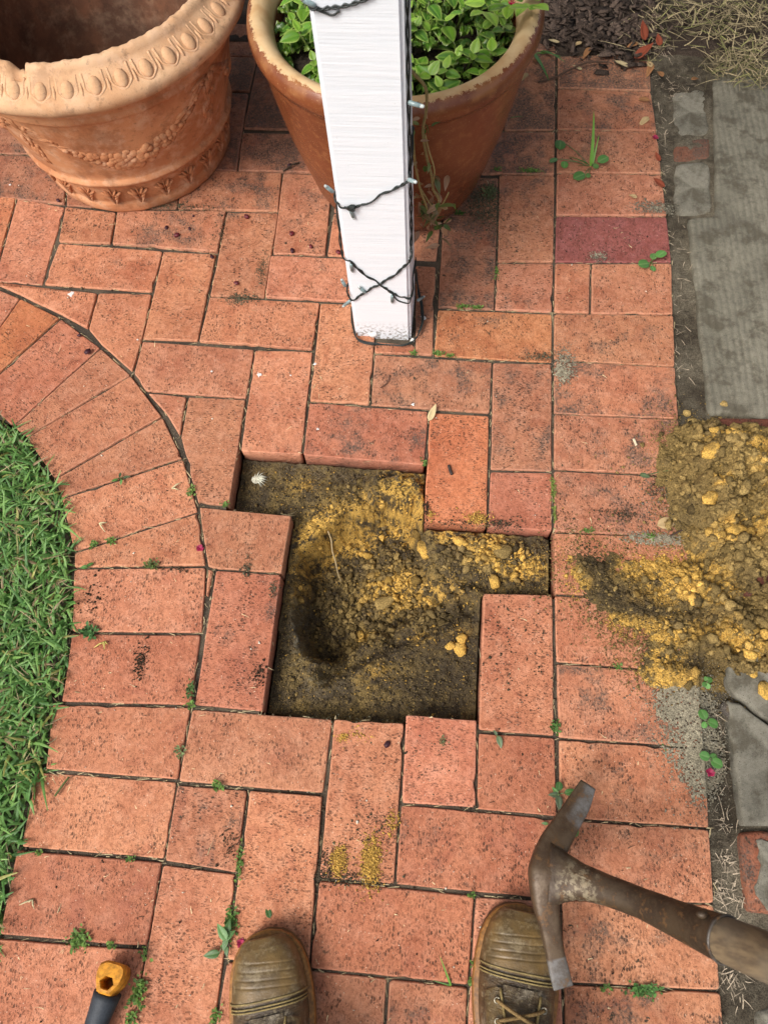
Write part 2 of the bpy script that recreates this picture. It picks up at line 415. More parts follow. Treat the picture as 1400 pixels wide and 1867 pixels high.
# ------------------------------------------------------------------ paving: sandy bed in the joints, then every brick
BRICKS = [
  ('R0','n',0.50,[(0.0091,0.7383),(0.2252,0.7566),(0.223,0.6298),(0.0089,0.6309)]),
  ('R1','n',0.30,[(0.0089,0.6309),(0.223,0.6298),(0.2302,0.5051),(0.0075,0.4995)]),
  ('R2','n',0.30,[(0.0075,0.4995),(0.2302,0.5051),(0.2331,0.379),(0.0061,0.3705)]),
  ('R3','n',0.30,[(0.0061,0.3705),(0.2331,0.379),(0.2382,0.2614),(0.0048,0.2503)]),
  ('R4','p',0.20,[(0.0048,0.2503),(0.2382,0.2614),(0.2414,0.1402),(0.0024,0.1264)]),
  ('R5a','n',0.25,[(0.0024,0.1264),(0.0772,0.1293),(0.0727,0.002),(0.0002,0.0003)]),
  ('R5b','n',0.25,[(0.0772,0.1293),(0.2414,0.1402),(0.237,0.0094),(0.0727,0.002)]),
  ('R6','n',0.45,[(0.0002,0.0003),(0.237,0.0094),(0.2329,-0.1122),(0.0002,-0.1121)]),
  ('R7','n',0.60,[(0.0002,-0.1121),(0.2329,-0.1122),(0.2321,-0.2275),(0.0002,-0.2313)]),
  ('R8','n',0.55,[(0.0002,-0.2313),(0.2321,-0.2275),(0.2317,-0.3448),(0.0003,-0.3478)]),
  ('R9','n',0.60,[(0.0003,-0.3478),(0.2317,-0.3448),(0.2327,-0.4632),(0.0003,-0.4698)]),
  ('R10','n',0.30,[(0.0003,-0.4698),(0.2327,-0.4632),(0.2332,-0.5797),(0.0012,-0.5839)]),
  ('R11','n',0.40,[(0.0012,-0.5839),(0.2332,-0.5797),(0.2337,-0.7004),(0.0039,-0.6998)]),
  ('R12','n',0.60,[(0.0039,-0.6998),(0.2337,-0.7004),(0.2364,-0.8176),(0.0072,-0.8206)]),
  ('R13','n',0.50,[(0.0072,-0.8206),(0.2364,-0.8176),(0.2351,-0.9338),(0.0086,-0.9392)]),
  ('R14','n',0.55,[(0.0086,-0.9392),(0.2351,-0.9338),(0.2344,-1.036),(0.0115,-1.0484)]),
  ('R15','n',0.60,[(0.0115,-1.0484),(0.2344,-1.036),(0.2347,-1.1461),(0.0142,-1.1568)]),
  ('R16','n',0.60,[(0.0142,-1.1568),(0.2347,-1.1461),(0.2359,-1.2556),(0.0167,-1.2656)]),
  ('-1,3','n',0.45,[(-0.1185,0.3578),(0.0037,0.3641),(0.0013,0.1249),(-0.1153,0.1197)]),
  ('-1,1','n',0.25,[(-0.1153,0.1182),(0.0013,0.1249),(-0.0009,0.0002),(-0.1174,-0.0002)]),
  ('-2,2','d',0.65,[(-0.2339,0.2373),(-0.1165,0.2437),(-0.1164,-0.0002),(-0.2317,-0.0031)]),
  ('-2,0','o',0.30,[(-0.2316,-0.0044),(-0.0009,0.0002),(-0.0019,-0.1185),(-0.2326,-0.1167)]),
  ('-1,-1','d',0.60,[(-0.117,-0.1233),(-0.0008,-0.1184),(-0.0017,-0.3513),(-0.1149,-0.3558)]),
  ('-3,-1','d',0.65,[(-0.3489,-0.119),(-0.117,-0.122),(-0.1176,-0.2391),(-0.3468,-0.2353)]),
  ('-4,0','n',0.30,[(-0.4701,-0.004),(-0.3507,0.0005),(-0.3468,-0.2353),(-0.4642,-0.2346)]),
  ('-4,-2','r',0.50,[(-0.4642,-0.2346),(-0.2335,-0.2397),(-0.2334,-0.3552),(-0.4623,-0.3507)]),
  ('-2,-2','w',0.30,[(-0.2334,-0.2421),(-0.1186,-0.2415),(-0.1153,-0.4668),(-0.2302,-0.4667)]),
  ('-1,-3','r',0.35,[(-0.1149,-0.3581),(-0.0007,-0.3523),(-0.0007,-0.4699),(-0.1153,-0.4678)]),
  ('-1,-5','s',0.30,[(-0.1197,-0.5892),(0.0003,-0.583),(0.0029,-0.8184),(-0.1195,-0.8191)]),
  ('-1,-7','r',0.20,[(-0.1194,-0.8208),(0.0038,-0.8192),(0.007,-0.9378),(-0.1175,-0.9366)]),
  ('-2,-7','s',0.25,[(-0.2375,-0.8022),(-0.1201,-0.8013),(-0.1176,-0.9351),(-0.2334,-0.9377)]),
  ('-3,-7','s',0.20,[(-0.3519,-0.8184),(-0.2365,-0.8159),(-0.2337,-1.0524),(-0.3492,-1.0529)]),
  ('-2,-8','r',0.35,[(-0.2342,-0.9386),(0.007,-0.9378),(0.0107,-1.0514),(-0.2337,-1.0524)]),
  ('-3,-9','r',0.30,[(-0.3491,-1.0536),(-0.1146,-1.0544),(-0.1186,-1.1716),(-0.3487,-1.1714)]),
  ('-1,-9','n',0.30,[(-0.1146,-1.0552),(0.0115,-1.052),(0.0159,-1.2626),(-0.1212,-1.2692)]),
  ('-4,-8','s',0.20,[(-0.4723,-0.937),(-0.3545,-0.9352),(-0.3479,-1.1713),(-0.4695,-1.1705)]),
  ('-5,-8','n',0.50,[(-0.588,-0.9386),(-0.474,-0.9372),(-0.4723,-1.0569),(-0.587,-1.0503)]),
  ('-5,-7','n',0.30,[(-0.5868,-0.8209),(-0.3519,-0.8184),(-0.3546,-0.9344),(-0.5876,-0.9361)]),
  ('-5,-5','r',0.50,[(-0.5875,-0.5827),(-0.4688,-0.5819),(-0.4671,-0.8182),(-0.5838,-0.8171)]),
  ('-6,-4','n',0.20,[(-0.6392,-0.4652),(-0.4661,-0.47),(-0.4688,-0.5819),(-0.5885,-0.5828),(-0.6027,-0.5798),(-0.6222,-0.5205)]),
  ('-6,-2','n',0.15,[(-0.7006,-0.2392),(-0.5855,-0.2377),(-0.5809,-0.4621),(-0.6407,-0.4621),(-0.6586,-0.4206),(-0.6822,-0.3659),(-0.6974,-0.3299)]),
  ('-7,-2','n',0.20,[(-0.7841,-0.2349),(-0.7016,-0.2393),(-0.6987,-0.3288),(-0.7384,-0.2781)]),
  ('-7,-1','n',0.20,[(-0.8164,-0.1174),(-0.5869,-0.1225),(-0.5855,-0.2377),(-0.7854,-0.2337),(-0.8189,-0.1947)]),
  ('-5,-1','n',0.15,[(-0.5867,-0.1238),(-0.4696,-0.1202),(-0.4633,-0.3508),(-0.5804,-0.3508)]),
  ('-6,0','n',0.25,[(-0.6998,-0.0027),(-0.469,-0.0039),(-0.4708,-0.119),(-0.7026,-0.1142)]),
  ('-7,1','n',0.20,[(-0.8189,0.1098),(-0.7029,0.109),(-0.7029,-0.1129),(-0.8181,-0.1148)]),
  ('-8,0','n',0.20,[(-0.9341,-0.0055),(-0.8199,-0.0015),(-0.8164,-0.1174),(-0.8203,-0.1935),(-0.8976,-0.1329),(-0.933,-0.0982)]),
  ('-10,0','n',0.25,[(-1.2001,0.0041),(-0.9341,-0.0055),(-0.933,-0.0982),(-0.997,-0.0671),(-1.0937,-0.0234),(-1.1633,0.0048)]),
  ('-9,1','n',0.25,[(-1.0517,0.1202),(-0.8192,0.1112),(-0.8205,0.0012),(-1.0559,0.0069)]),
  ('-10,2','n',0.25,[(-1.1764,0.2409),(-1.0611,0.2203),(-1.057,0.0068),(-1.1649,0.0104)]),
  ('-11,3','o',0.20,[(-1.3065,0.2452),(-1.1777,0.2408),(-1.1642,0.0119),(-1.2852,0.0191)]),
  ('-9,2','n',0.30,[(-1.0607,0.2188),(-0.9427,0.2096),(-0.936,0.1208),(-1.0517,0.1202)]),
  ('-8,2','n',0.40,[(-0.9428,0.2158),(-0.7011,0.2257),(-0.7008,0.1106),(-0.9336,0.1209)]),
  ('-6,2','n',0.35,[(-0.7008,0.2242),(-0.5858,0.2274),(-0.584,0.0015),(-0.7001,-0.0013)]),
  ('-5,3','n',0.30,[(-0.5942,0.3414),(-0.48,0.3393),(-0.4716,0.1164),(-0.5853,0.1143)]),
  ('-5,1','n',0.35,[(-0.5897,0.1126),(-0.3527,0.1146),(-0.3529,0.0004),(-0.5851,0.0014)]),
  ('-4,3','n',0.35,[(-0.4695,0.2336),(-0.3523,0.2339),(-0.3528,0.116),(-0.4704,0.1165)]),
  ('-7,3','n',0.40,[(-0.8236,0.3411),(-0.5942,0.3414),(-0.5872,0.2288),(-0.8101,0.2245)]),
  ('-5,4','d',0.50,[(-0.7035,0.4553),(-0.4685,0.4615),(-0.4731,0.3428),(-0.6951,0.3395)]),
  ('-6,5','d',0.50,[(-0.8273,0.5829),(-0.7077,0.581),(-0.6951,0.3395),(-0.8162,0.3415)]),
  ('-3,3','n',0.40,[(-0.3523,0.2339),(-0.2351,0.2372),(-0.2386,0.1168),(-0.3528,0.116)]),
  ('slr','d',0.50,[(-0.2832,0.1029),(-0.2401,0.1026),(-0.2336,-0.1168),(-0.2682,-0.1152)]),
  ('slf','n',0.40,[(-0.3503,-0.0908),(-0.2697,-0.0922),(-0.2682,-0.1152),(-0.349,-0.1177)]),
  ('-7,-11','s',0.20,[(-0.5889,-1.0535),(-0.4731,-1.057),(-0.4729,-1.2635),(-0.5911,-1.2613)]),
  ('-5,-10','s',0.20,[(-0.47,-1.1719),(-0.3487,-1.1714),(-0.3484,-1.2681),(-0.4741,-1.2701)]),
  ('-4,-10','n',0.25,[(-0.3486,-1.172),(-0.2337,-1.1719),(-0.2342,-1.2671),(-0.3484,-1.2681)]),
  ('-3,-10','n',0.40,[(-0.2337,-1.1719),(-0.1186,-1.1716),(-0.1212,-1.2692),(-0.2342,-1.2671)]),
  ('sliv','n',0.20,[(-0.6024,-0.5818),(-0.5893,-0.5839),(-0.5911,-0.6347),(-0.5967,-0.6303)]),
  ('L1','d',0.40,[(-1.329,0.244),(-1.0619,0.2234),(-1.0917,0.3622),(-1.3274,0.3638)]),
  ('L2','d',0.40,[(-1.3279,0.3655),(-1.0921,0.3638),(-1.1277,0.4853),(-1.3444,0.4858)]),
  ('L3','d',0.40,[(-1.0904,0.3622),(-0.8236,0.3411),(-0.8103,0.226),(-0.9431,0.2173),(-1.0603,0.2219)]),
  ('-2,4','n',0.50,[(-0.2253,0.4833),(0.005,0.496),(0.0037,0.3657),(-0.2212,0.3557)]),
  ('-1,6','n',0.50,[(-0.1124,0.7558),(0.0066,0.7531),(0.005,0.4977),(-0.111,0.4905)]),
  ('-1,7','d',0.50,[(-0.1049,0.8878),(0.0094,0.8842),(0.0066,0.755),(-0.1086,0.7578)]),
  ('E0','n',0.20,[(-1.2026,0.0125),(-1.0934,-0.0289),(-1.1612,-0.2383),(-1.2792,-0.1726)]),
  ('E1','w',0.20,[(-1.0934,-0.0289),(-0.9968,-0.0725),(-1.1186,-0.2605),(-1.1612,-0.2383)]),
  ('E2','r',0.20,[(-0.9968,-0.0725),(-0.8975,-0.1381),(-1.0276,-0.3275),(-1.1186,-0.2605)]),
  ('E3','n',0.20,[(-0.8975,-0.1381),(-0.8214,-0.1986),(-0.9945,-0.3489),(-1.0276,-0.3275)]),
  ('E4','n',0.20,[(-0.8214,-0.1986),(-0.741,-0.2867),(-0.9195,-0.4311),(-0.9945,-0.3489)]),
  ('E5','n',0.15,[(-0.741,-0.2867),(-0.6843,-0.3717),(-0.8964,-0.4683),(-0.9195,-0.4311)]),
  ('E6','n',0.15,[(-0.6843,-0.3717),(-0.637,-0.477),(-0.8473,-0.5703),(-0.8964,-0.4683)]),
  ('E7','n',0.20,[(-0.637,-0.477),(-0.604,-0.5779),(-0.8404,-0.5985),(-0.8473,-0.5703)]),
  ('E8','n',0.15,[(-0.8401,-0.5995),(-0.6039,-0.5789),(-0.5896,-0.6972),(-0.816,-0.7129)]),
  ('E9','r',0.20,[(-0.8167,-0.7139),(-0.5913,-0.6983),(-0.5863,-0.8182),(-0.8047,-0.8296)]),
  ('E10','s',0.15,[(-0.8198,-0.8326),(-0.5871,-0.8191),(-0.5872,-0.9336),(-0.805,-0.9353)]),
  ('E11','n',0.20,[(-0.8205,-0.9382),(-0.5879,-0.9345),(-0.5866,-1.048),(-0.8142,-1.05)]),
  ('E12','r',0.25,[(-0.8195,-1.0527),(-0.588,-1.0496),(-0.5886,-1.1658),(-0.8131,-1.1696)]),
  ('E13','s',0.20,[(-0.818,-1.1729),(-0.59,-1.1674),(-0.5862,-1.2837),(-0.8134,-1.2949)]),
]

g = G('joint_sand'); o = g.obj()
n1 = g.noise(o, 14, 4); n2 = g.noise(o, 420, 4, .7)
c = g.mix(g.ramp(n1, .4, .65), (0.048, 0.038, 0.026), (0.115, 0.090, 0.060))
c = g.mix(g.ramp(n2, .52, .70, 0, .7), c, (0.17, 0.135, 0.09))
g.set(Base_Color=c, Roughness=1.0, Normal=g.bump(n2, 1, .003)); JOINT = g.m
bm = bmesh.new()
def loop_edges(pts, z):
    vs = [bm.verts.new((x, y, z)) for x, y in pts]
    return [bm.edges.new((vs[i - 1], vs[i])) for i in range(len(vs))]
def offset_poly(P, d):
    """move every edge of a polygon inwards by d (clockwise or not)"""
    n = len(P); A = sum(P[i - 1][0] * P[i][1] - P[i][0] * P[i - 1][1] for i in range(n)); s = 1 if A > 0 else -1
    out = []
    for i in range(n):
        p0 = Vector(P[i - 1]); p1 = Vector(P[i]); p2 = Vector(P[(i + 1) % n])
        a = (p1 - p0).normalized(); b = (p2 - p1).normalized()
        na = Vector((-a.y, a.x)) * s; nb = Vector((-b.y, b.x)) * s
        m_ = na + nb
        if m_.length < 1e-4: out.append(p1 + na * d); continue
        m_.normalize(); k = d / max(.35, m_.dot(na)); out.append(p1 + m_ * k)
    return [tuple(q) for q in out]
E_IN = [(-1.55, .05), (-1.2878, -.1468), (-1.211, -.1878), (-1.1052, -.2941), (-1.0276, -.3275), (-.9945, -.3489), (-.9195, -.4311), (-.8964, -.4683),
        (-.8473, -.5703), (-.8404, -.5985), (-.816, -.7129), (-.8047, -.8296), (-.805, -.9353), (-.8142, -1.05), (-.813, -1.17), (-.8134, -1.295), (-.813, -1.6)]
outer = [(.012, -1.6), (.228, -1.6), (.228, .745), (.0, .745), (.0, 1.0), (-1.55, 1.0)] + [(x + .006, y) for x, y in E_IN]
ed = loop_edges(outer, -0.0065) + loop_edges(offset_poly(HOLE, -0.007), -0.0065)
bmesh.ops.triangle_fill(bm, edges=ed, use_beauty=True)
me = bpy.data.meshes.new('paving'); bm.to_mesh(me); bm.free()
paving = tag(link('paving', me, JOINT), 'red brick herringbone paving with a curved edging course', None, None, 'structure')

TINT = {'n': (1, 1, 1), 'o': (1.08, 1.02, .86), 'p': (.56, .42, .62), 'd': (.80, .82, .86), 'r': (.90, .80, .80), 'w': (1.00, .84, .70), 's': (1.06, 1.02, 1.02)}
def corner_round(P, r):
    out = []
    n = len(P)
    for i in range(n):
        p0 = Vector(P[i - 1]); p1 = Vector(P[i]); p2 = Vector(P[(i + 1) % n])
        a = (p0 - p1); b = (p2 - p1); ra = min(r, a.length * .3); rb = min(r, b.length * .3)
        q0 = p1 + a.normalized() * ra; q2 = p1 + b.normalized() * rb
        for t in (0, .5, 1): out.append(q0 * (1 - t) ** 2 + p1 * 2 * t * (1 - t) + q2 * t * t)
    return out
def brick(name, poly, tint, stain, shrink=.0019, thick=.058, dz=None, chip=1.0):
    P = [Vector(p) for p in poly]
    A = sum(P[i - 1].x * P[i].y - P[i].x * P[i - 1].y for i in range(len(P)))
    if A < 0: P.reverse()
    P = [Vector(q) for q in offset_poly([tuple(p) for p in P], shrink)]
    cen = sum(P, Vector((0, 0))) / len(P)
    e = max(((P[i] - P[i - 1]) for i in range(len(P))), key=lambda q: q.length)
    ang = math.atan2(e.y, e.x)
    rot = Matrix.Rotation(-ang, 2)
    L = [rot @ (p - cen) for p in P]
    rad = random.uniform(.002, .0045)
    L0 = [tuple(p) for p in L]; LR = corner_round(L0, rad); cnt = [max(1, int((LR[(i + 1) % len(LR)] - LR[i]).length / .014)) for i in range(len(LR))]
    def ring(ins):                               # every ring is a true inset of the brick's outline
        q = corner_round(offset_poly(L0, -ins) if ins else L0, rad); out = []
        for i in range(len(q)):                  # fill the long sides so that they can wear unevenly
            for k in range(cnt[i]): out.append(q[i].lerp(q[(i + 1) % len(q)], k / cnt[i]))
        return out
    pts = ring(0); n = len(pts); nr = []
    for i in range(n):
        t = (pts[(i + 1) % n] - pts[i - 1]).normalized(); nr.append(Vector((t.y, -t.x)))
    sd = random.random() * 50
    wear = []
    for i in range(n):
        w_ = .0007 * (2 * float(vnoise(np.float64(sd + i * .37), np.float64(sd))) - 1)
        if random.random() < .035 * chip: w_ -= random.uniform(.0012, .0035)
        wear.append(w_)
    bw = random.uniform(.0016, .0027)
    rings = [(-thick, 0.0), (-bw * 1.05, 0.0), (-bw * .38, -bw * .30), (-bw * .08, -bw * .72), (0.0, -bw * 1.5)]
    v = []
    for z, ins in rings:
        rp_ = ring(ins)
        for i in range(n):
            k = wear[i] * (1.0 if z > -thick else .6); q = rp_[i] + nr[i] * k
            v.append((q.x, q.y, z))
    f = []
    for r_ in range(len(rings) - 1):
        for i in range(n):
            f.append((r_ * n + i, r_ * n + (i + 1) % n, (r_ + 1) * n + (i + 1) % n, (r_ + 1) * n + i))
    f.append(tuple((len(rings) - 1) * n + i for i in range(n))); f.append(tuple(range(n))[::-1])
    ec = np.zeros((len(v), 3)); ec[n:4 * n] = 1.0
    me = mesh(name, v, f, True, ec); me.polygons[len(f) - 2].use_smooth = False; me.polygons[len(f) - 1].use_smooth = False
    o = link(name, me, BRICK, paving)
    o.location = (cen.x, cen.y, random.gauss(0, .0009) - .0012 if dz is None else dz)
    o.rotation_euler = (random.gauss(0, .0035), random.gauss(0, .003), ang)
    t = TINT[tint]; j = random.uniform(.88, 1.08); stain = min(1, stain * 1.15 + max(0, cen.y + .25) * .45 + random.uniform(-.08, .10))
    o.color = (t[0] * j, t[1] * j * random.uniform(.97, 1.03), t[2] * j * random.uniform(.96, 1.04), stain)
    return o
polys = [b[3] for b in BRICKS]
for key, t, s, w in BRICKS:
    nm = 'edging_brick' if key.startswith('E') else ('soldier_brick' if key.startswith('R') else 'brick')
    brick(nm, w, t, s, shrink=.0012 if key in ('slr', 'slf', 'sliv') else .0019)
W_ = .1175                                       # the pattern goes on behind and below the pots
for Y in range(1, 9):
    for X in range(-13, 0):
        k = (X - Y) % 4
        if k == 2: x0, x1, y1, y0 = X * W_, min(0, (X + 2) * W_), Y * W_, (Y - 1) * W_
        elif k == 0: x0, x1, y1, y0 = X * W_, (X + 1) * W_, Y * W_, (Y - 2) * W_
        else: continue
        gx, gy = np.meshgrid(np.linspace(x0 + .012, x1 - .012, 7), np.linspace(y0 + .012, y1 - .012, 7))
        if any(inside(p, gx, gy).mean() > .0 for p in polys): continue
        if x1 > -.47 and y0 < .14 and x0 < -.20: continue            # the post stands here
        brick('brick', [(x0, y1), (x1, y1), (x1, y0), (x0, y0)], 'd' if Y > 3 else 'n', random.uniform(.3, .6))

# ------------------------------------------------------------------ the excavation
def poly_dist(poly, x, y):
    d = np.full(x.shape, 9.0); n = len(poly)
    for i in range(n):
        ax, ay = poly[i - 1]; bx, by = poly[i]; ex, ey = bx - ax, by - ay; L2 = ex * ex + ey * ey
        t = np.clip(((x - ax) * ex + (y - ay) * ey) / L2, 0, 1); d = np.minimum(d, np.hypot(x - ax - t * ex, y - ay - t * ey))
    return d
def seg_d(x, y, a, b):
    ex, ey = b[0] - a[0], b[1] - a[1]; t = np.clip(((x - a[0]) * ex + (y - a[1]) * ey) / (ex * ex + ey * ey), 0, 1)
    return np.hypot(x - a[0] - t * ex, y - a[1] - t * ey)
def blob(x, y, px, py, rx, ry, z=-.06):
    c = at(px, py, z); k = 1.13
    return np.exp(-(((x - c.x) / (rx / 1000 / k * 1.1)) ** 2 + ((y - c.y) / (ry / 1000 / k * 1.1)) ** 2))
PIT = [tuple(at(a, b, -.045)[:2]) for a, b in ((532, 1150), (528, 1065), (542, 1005), (585, 960), (640, 928), (705, 914), (760, 922), (778, 962), (800, 1030), (846, 1104), (765, 1152), (682, 1198), (604, 1232), (548, 1205))]
st = .0022
gx, gy = np.meshgrid(np.arange(HX0, HX1 + st, st), np.arange(HY0, HY1 + st, st))
def hole_z(x, y, fine=True):
    base = -.044 + .014 * (fbm(x, y, 9, 3, 1) - .5)
    base = base - .010 * blob(x, y, 800, 1240, 90, 70) + .004 * blob(x, y, 660, 1260, 90, 40)
    base = base + .034 * sstep(.25, .75, blob(x, y, 728, 898, 60, 36, -.03) + .5 * (fbm(x, y, 40, 3, 31) - .5)) + .012 * blob(x, y, 640, 905, 60, 30, -.04)   # lump below the far bricks
    base = base + .010 * blob(x, y, 900, 1020, 100, 50)
    c = at(690, 1085, -.06)
    dx = x - c.x; dy = y - c.y
    xw = x + .010 * (fbm(x, y, 26, 3, 4) - .5) * 2; yw = y + .010 * (fbm(x, y, 26, 3, 14) - .5) * 2
    dist = np.where(inside(PIT, xw, yw), poly_dist(PIT, xw, yw), 0)
    wd = .028 + .036 * sstep(-.35, .8, (dx * .75 - dy * .65) / (np.hypot(dx, dy) + 1e-5))     # steep cut behind and left, a ramp in front
    pit = sstep(0, 1, dist / wd)
    z = base - pit * (.098 + .012 * blob(x, y, 640, 1110, 80, 80, -.12) - .012 * blob(x, y, 745, 1050, 60, 60, -.10))
    # the spade's cut across the front of the pit
    d = seg_d(x, y, at(600, 1232, -.06)[:2], at(852, 1112, -.06)[:2]); z = z - .022 * np.exp(-(d / .012) ** 2) + .013 * np.exp(-((d - .026) / .013) ** 2)
    d = seg_d(x, y, at(800, 1040, -.05)[:2], at(862, 1130, -.05)[:2]); z = z - .008 * np.exp(-(d / .007) ** 2)
    if fine:
        rough = .55 + .65 * np.clip(pit + blob(x, y, 900, 1020, 90, 55) + blob(x, y, 720, 900, 60, 40) + blob(x, y, 650, 950, 70, 30), 0, 1)
        for fr, am in ((55, .0085), (120, .0045), (260, .0022)):
            w1, _ = worley(x + .01 * fbm(x, y, 30, 2, 8), y, fr, int(fr)); z = z + rough * am * (1 - np.clip(w1 * 1.25, 0, 1) ** 2 - .4)
        z = z + .006 * (fbm(x, y, 45, 4, 3) - .5)
    ins = inside(HOLE, x, y); d = poly_dist(HOLE, x, y)
    z = z + np.where(ins, .010 * np.exp(-d / .010) * (fbm(x, y, 30, 3, 9)), 0)                 # crumbs banked against the bricks
    z = np.where(ins, np.minimum(z, -.004), np.minimum(z, -.062 - .006 * np.minimum(d / .02, 1)))
    return z
gz = hole_z(gx, gy)
ny, nx = gx.shape
edge = np.minimum(np.minimum(gx - HX0, HX1 - gx), np.minimum(gy - HY0, HY1 - gy)); gz = np.where(edge < st * 1.5, -.075, gz)
def soil_col(x, y, ypatch, dpatch, gpatch=None, base=.35, s=2):
    n = fbm(x, y, 40, 4, s); n2 = fbm(x, y, 170, 3, s + 3); _, cid = worley(x, y, 170, s + 1)
    t = base + .55 * (n - .5) * 2
    C = DARK + (OLIVE - DARK) * sstep(.15, .8, t)[..., None]
    Y = np.clip(ypatch * (0.05 + 1.75 * sstep(.36, .72, .50 * n + .30 * n2 + .34 * cid)), 0, 1)
    Y = sstep(.22, .95, Y) * (.72 + .28 * cid)
    C = C + (YEL - C) * Y[..., None]
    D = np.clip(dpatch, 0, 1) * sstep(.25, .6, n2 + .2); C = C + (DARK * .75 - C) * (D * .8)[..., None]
    if gpatch is not None: C = C + (GREYS - C) * (np.clip(gpatch, 0, 1) * sstep(.35, .65, n2) * .7)[..., None]
    return C
HY_ = [(735, 880, 40, 30, 1), (700, 935, 70, 26, 1.1), (640, 965, 40, 22, .8), (755, 935, 24, 40, .9), (620, 960, 40, 24, .9), (575, 985, 36, 40, .9), (560, 895, 50, 26, .38),
       (690, 1060, 50, 60, .42), (740, 1050, 40, 40, .55), (660, 1150, 20, 20, .45), (885, 1005, 45, 34, .85), (945, 1040, 50, 30, .85), (815, 985, 30, 18, .7),
       (800, 1080, 60, 30, .5), (838, 1160, 22, 20, .6), (540, 1070, 14, 40, .4), (690, 1235, 60, 30, .35), (770, 1165, 40, 20, .45), (560, 1040, 30, 60, .3)]
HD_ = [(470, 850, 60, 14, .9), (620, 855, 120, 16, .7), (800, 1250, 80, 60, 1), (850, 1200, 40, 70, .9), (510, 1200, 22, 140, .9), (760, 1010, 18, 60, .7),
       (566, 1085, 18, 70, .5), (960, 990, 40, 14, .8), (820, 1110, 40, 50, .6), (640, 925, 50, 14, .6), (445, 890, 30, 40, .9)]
HG_ = [(545, 1120, 12, 60, .8), (590, 1245, 30, 20, .8), (560, 860, 80, 16, .35), (790, 1010, 20, 30, .3), (545, 1190, 16, 40, .5)]
summ = lambda L, x, y, z=-.06: sum(w_ * blob(x, y, a, b, r1, r2, z) for a, b, r1, r2, w_ in L)
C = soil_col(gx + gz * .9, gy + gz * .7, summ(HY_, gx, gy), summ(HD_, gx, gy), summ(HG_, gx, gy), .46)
jx = .0042 * (fbm(gx + gz * 1.3, gy + gz * .4, 70, 3, 21) - .5) * 2; jy = .0042 * (fbm(gx + gz * .5, gy + gz * 1.4, 70, 3, 25) - .5) * 2; mk = (edge > .02) & inside(offset_poly(HOLE, .012), gx, gy); gx = gx + jx * mk; gy = gy + jy * mk
idx = np.arange(nx * ny).reshape(ny, nx)
F = np.stack([idx[:-1, :-1], idx[:-1, 1:], idx[1:, 1:], idx[1:, :-1]], -1).reshape(-1, 4)
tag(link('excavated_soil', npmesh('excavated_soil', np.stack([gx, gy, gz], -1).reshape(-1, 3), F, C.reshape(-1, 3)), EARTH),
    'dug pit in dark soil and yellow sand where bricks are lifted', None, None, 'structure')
# loose lumps lying in the pit
def sample_blobs(L, n, z=-.06, spread=.75):
    w_ = np.array([q[2] * q[3] * q[4] for q in L]); ch = rng.choice(len(L), n, p=w_ / w_.sum()); P = np.zeros((n, 2))
    for i, k in enumerate(ch):
        a, b, r1, r2, _ = L[k]; c = at(a, b, z); P[i] = (c.x + rng.normal() * r1 / 1000 * spread, c.y + rng.normal() * r2 / 1000 * spread)
    return P
def pick_col(n, py, pd=.25):
    u = rng.random(n); t = rng.random((n, 1)); C_ = DARK * 1.1 + (OLIVE * 1.25 - DARK) * t
    y = u < py; C_[y] = (YEL * rng.uniform(.6, 1.15, (y.sum(), 1))); d = u > 1 - pd; C_[d] = DARK * rng.uniform(.7, 1.3, (d.sum(), 1))
    return C_
LH = [(700, 1060, 80, 60, 1.3), (690, 1020, 60, 26, 1.2), (650, 1105, 60, 50, 1.2), (620, 1140, 40, 40, .8), (900, 1020, 75, 34, 1.5), (780, 1080, 60, 40, .8), (700, 930, 60, 30, .6), (800, 1010, 30, 60, .5)]
P2 = sample_blobs(LH, 3600); ok = inside(offset_poly(HOLE, .008), P2[:, 0], P2[:, 1]); P2 = P2[ok]
S = np.clip(rng.lognormal(math.log(.0024), .55, len(P2)), .0010, .0095)
Z = hole_z(P2[:, 0], P2[:, 1], True)
yl = np.clip(summ(HY_, P2[:, 0], P2[:, 1]), 0, 1)
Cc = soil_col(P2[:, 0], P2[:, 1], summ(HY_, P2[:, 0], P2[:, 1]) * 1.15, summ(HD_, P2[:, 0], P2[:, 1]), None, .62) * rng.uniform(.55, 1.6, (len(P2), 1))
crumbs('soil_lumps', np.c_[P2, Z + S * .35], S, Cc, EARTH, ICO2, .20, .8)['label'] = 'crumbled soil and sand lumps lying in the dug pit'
P2 = np.c_[rng.uniform(-.6, 0, 30000), rng.uniform(-.83, -.34, 30000)]; P2 = P2[inside(offset_poly(HOLE, .004), P2[:, 0], P2[:, 1])]
S = np.clip(rng.lognormal(math.log(.0013), .4, len(P2)), .0006, .004)
yl = np.clip(summ(HY_, P2[:, 0], P2[:, 1]), 0, 1); Cc = pick_col(len(P2), 0.02, .4); um = rng.random(len(P2)) < .55 * yl; Cc[um] = YEL * rng.uniform(.5, 1.05, (um.sum(), 1))
crumbs('soil_crumbs', np.c_[P2, hole_z(P2[:, 0], P2[:, 1]) + S * .4], S, Cc, EARTH, OCT, .25)['label'] = 'fine soil crumbs over the floor of the pit'
# roots and hair in the far wall
n = 240; P2 = np.c_[rng.uniform(-.57, -.24, n), rng.uniform(-.385, -.352, n)]
strands('fine_roots', np.c_[P2, hole_z(P2[:, 0], P2[:, 1]) + .003], np.c_[rng.normal(0, 1, n), rng.normal(-.4, .6, n), rng.normal(0, .3, n)], rng.uniform(.008, .03, n),
        np.full(n, .0006), np.array((.16, .12, .07)) * rng.uniform(.5, 1.5, (n, 1)), FIBRE)['label'] = 'fine dry roots hanging from the far wall of the pit'

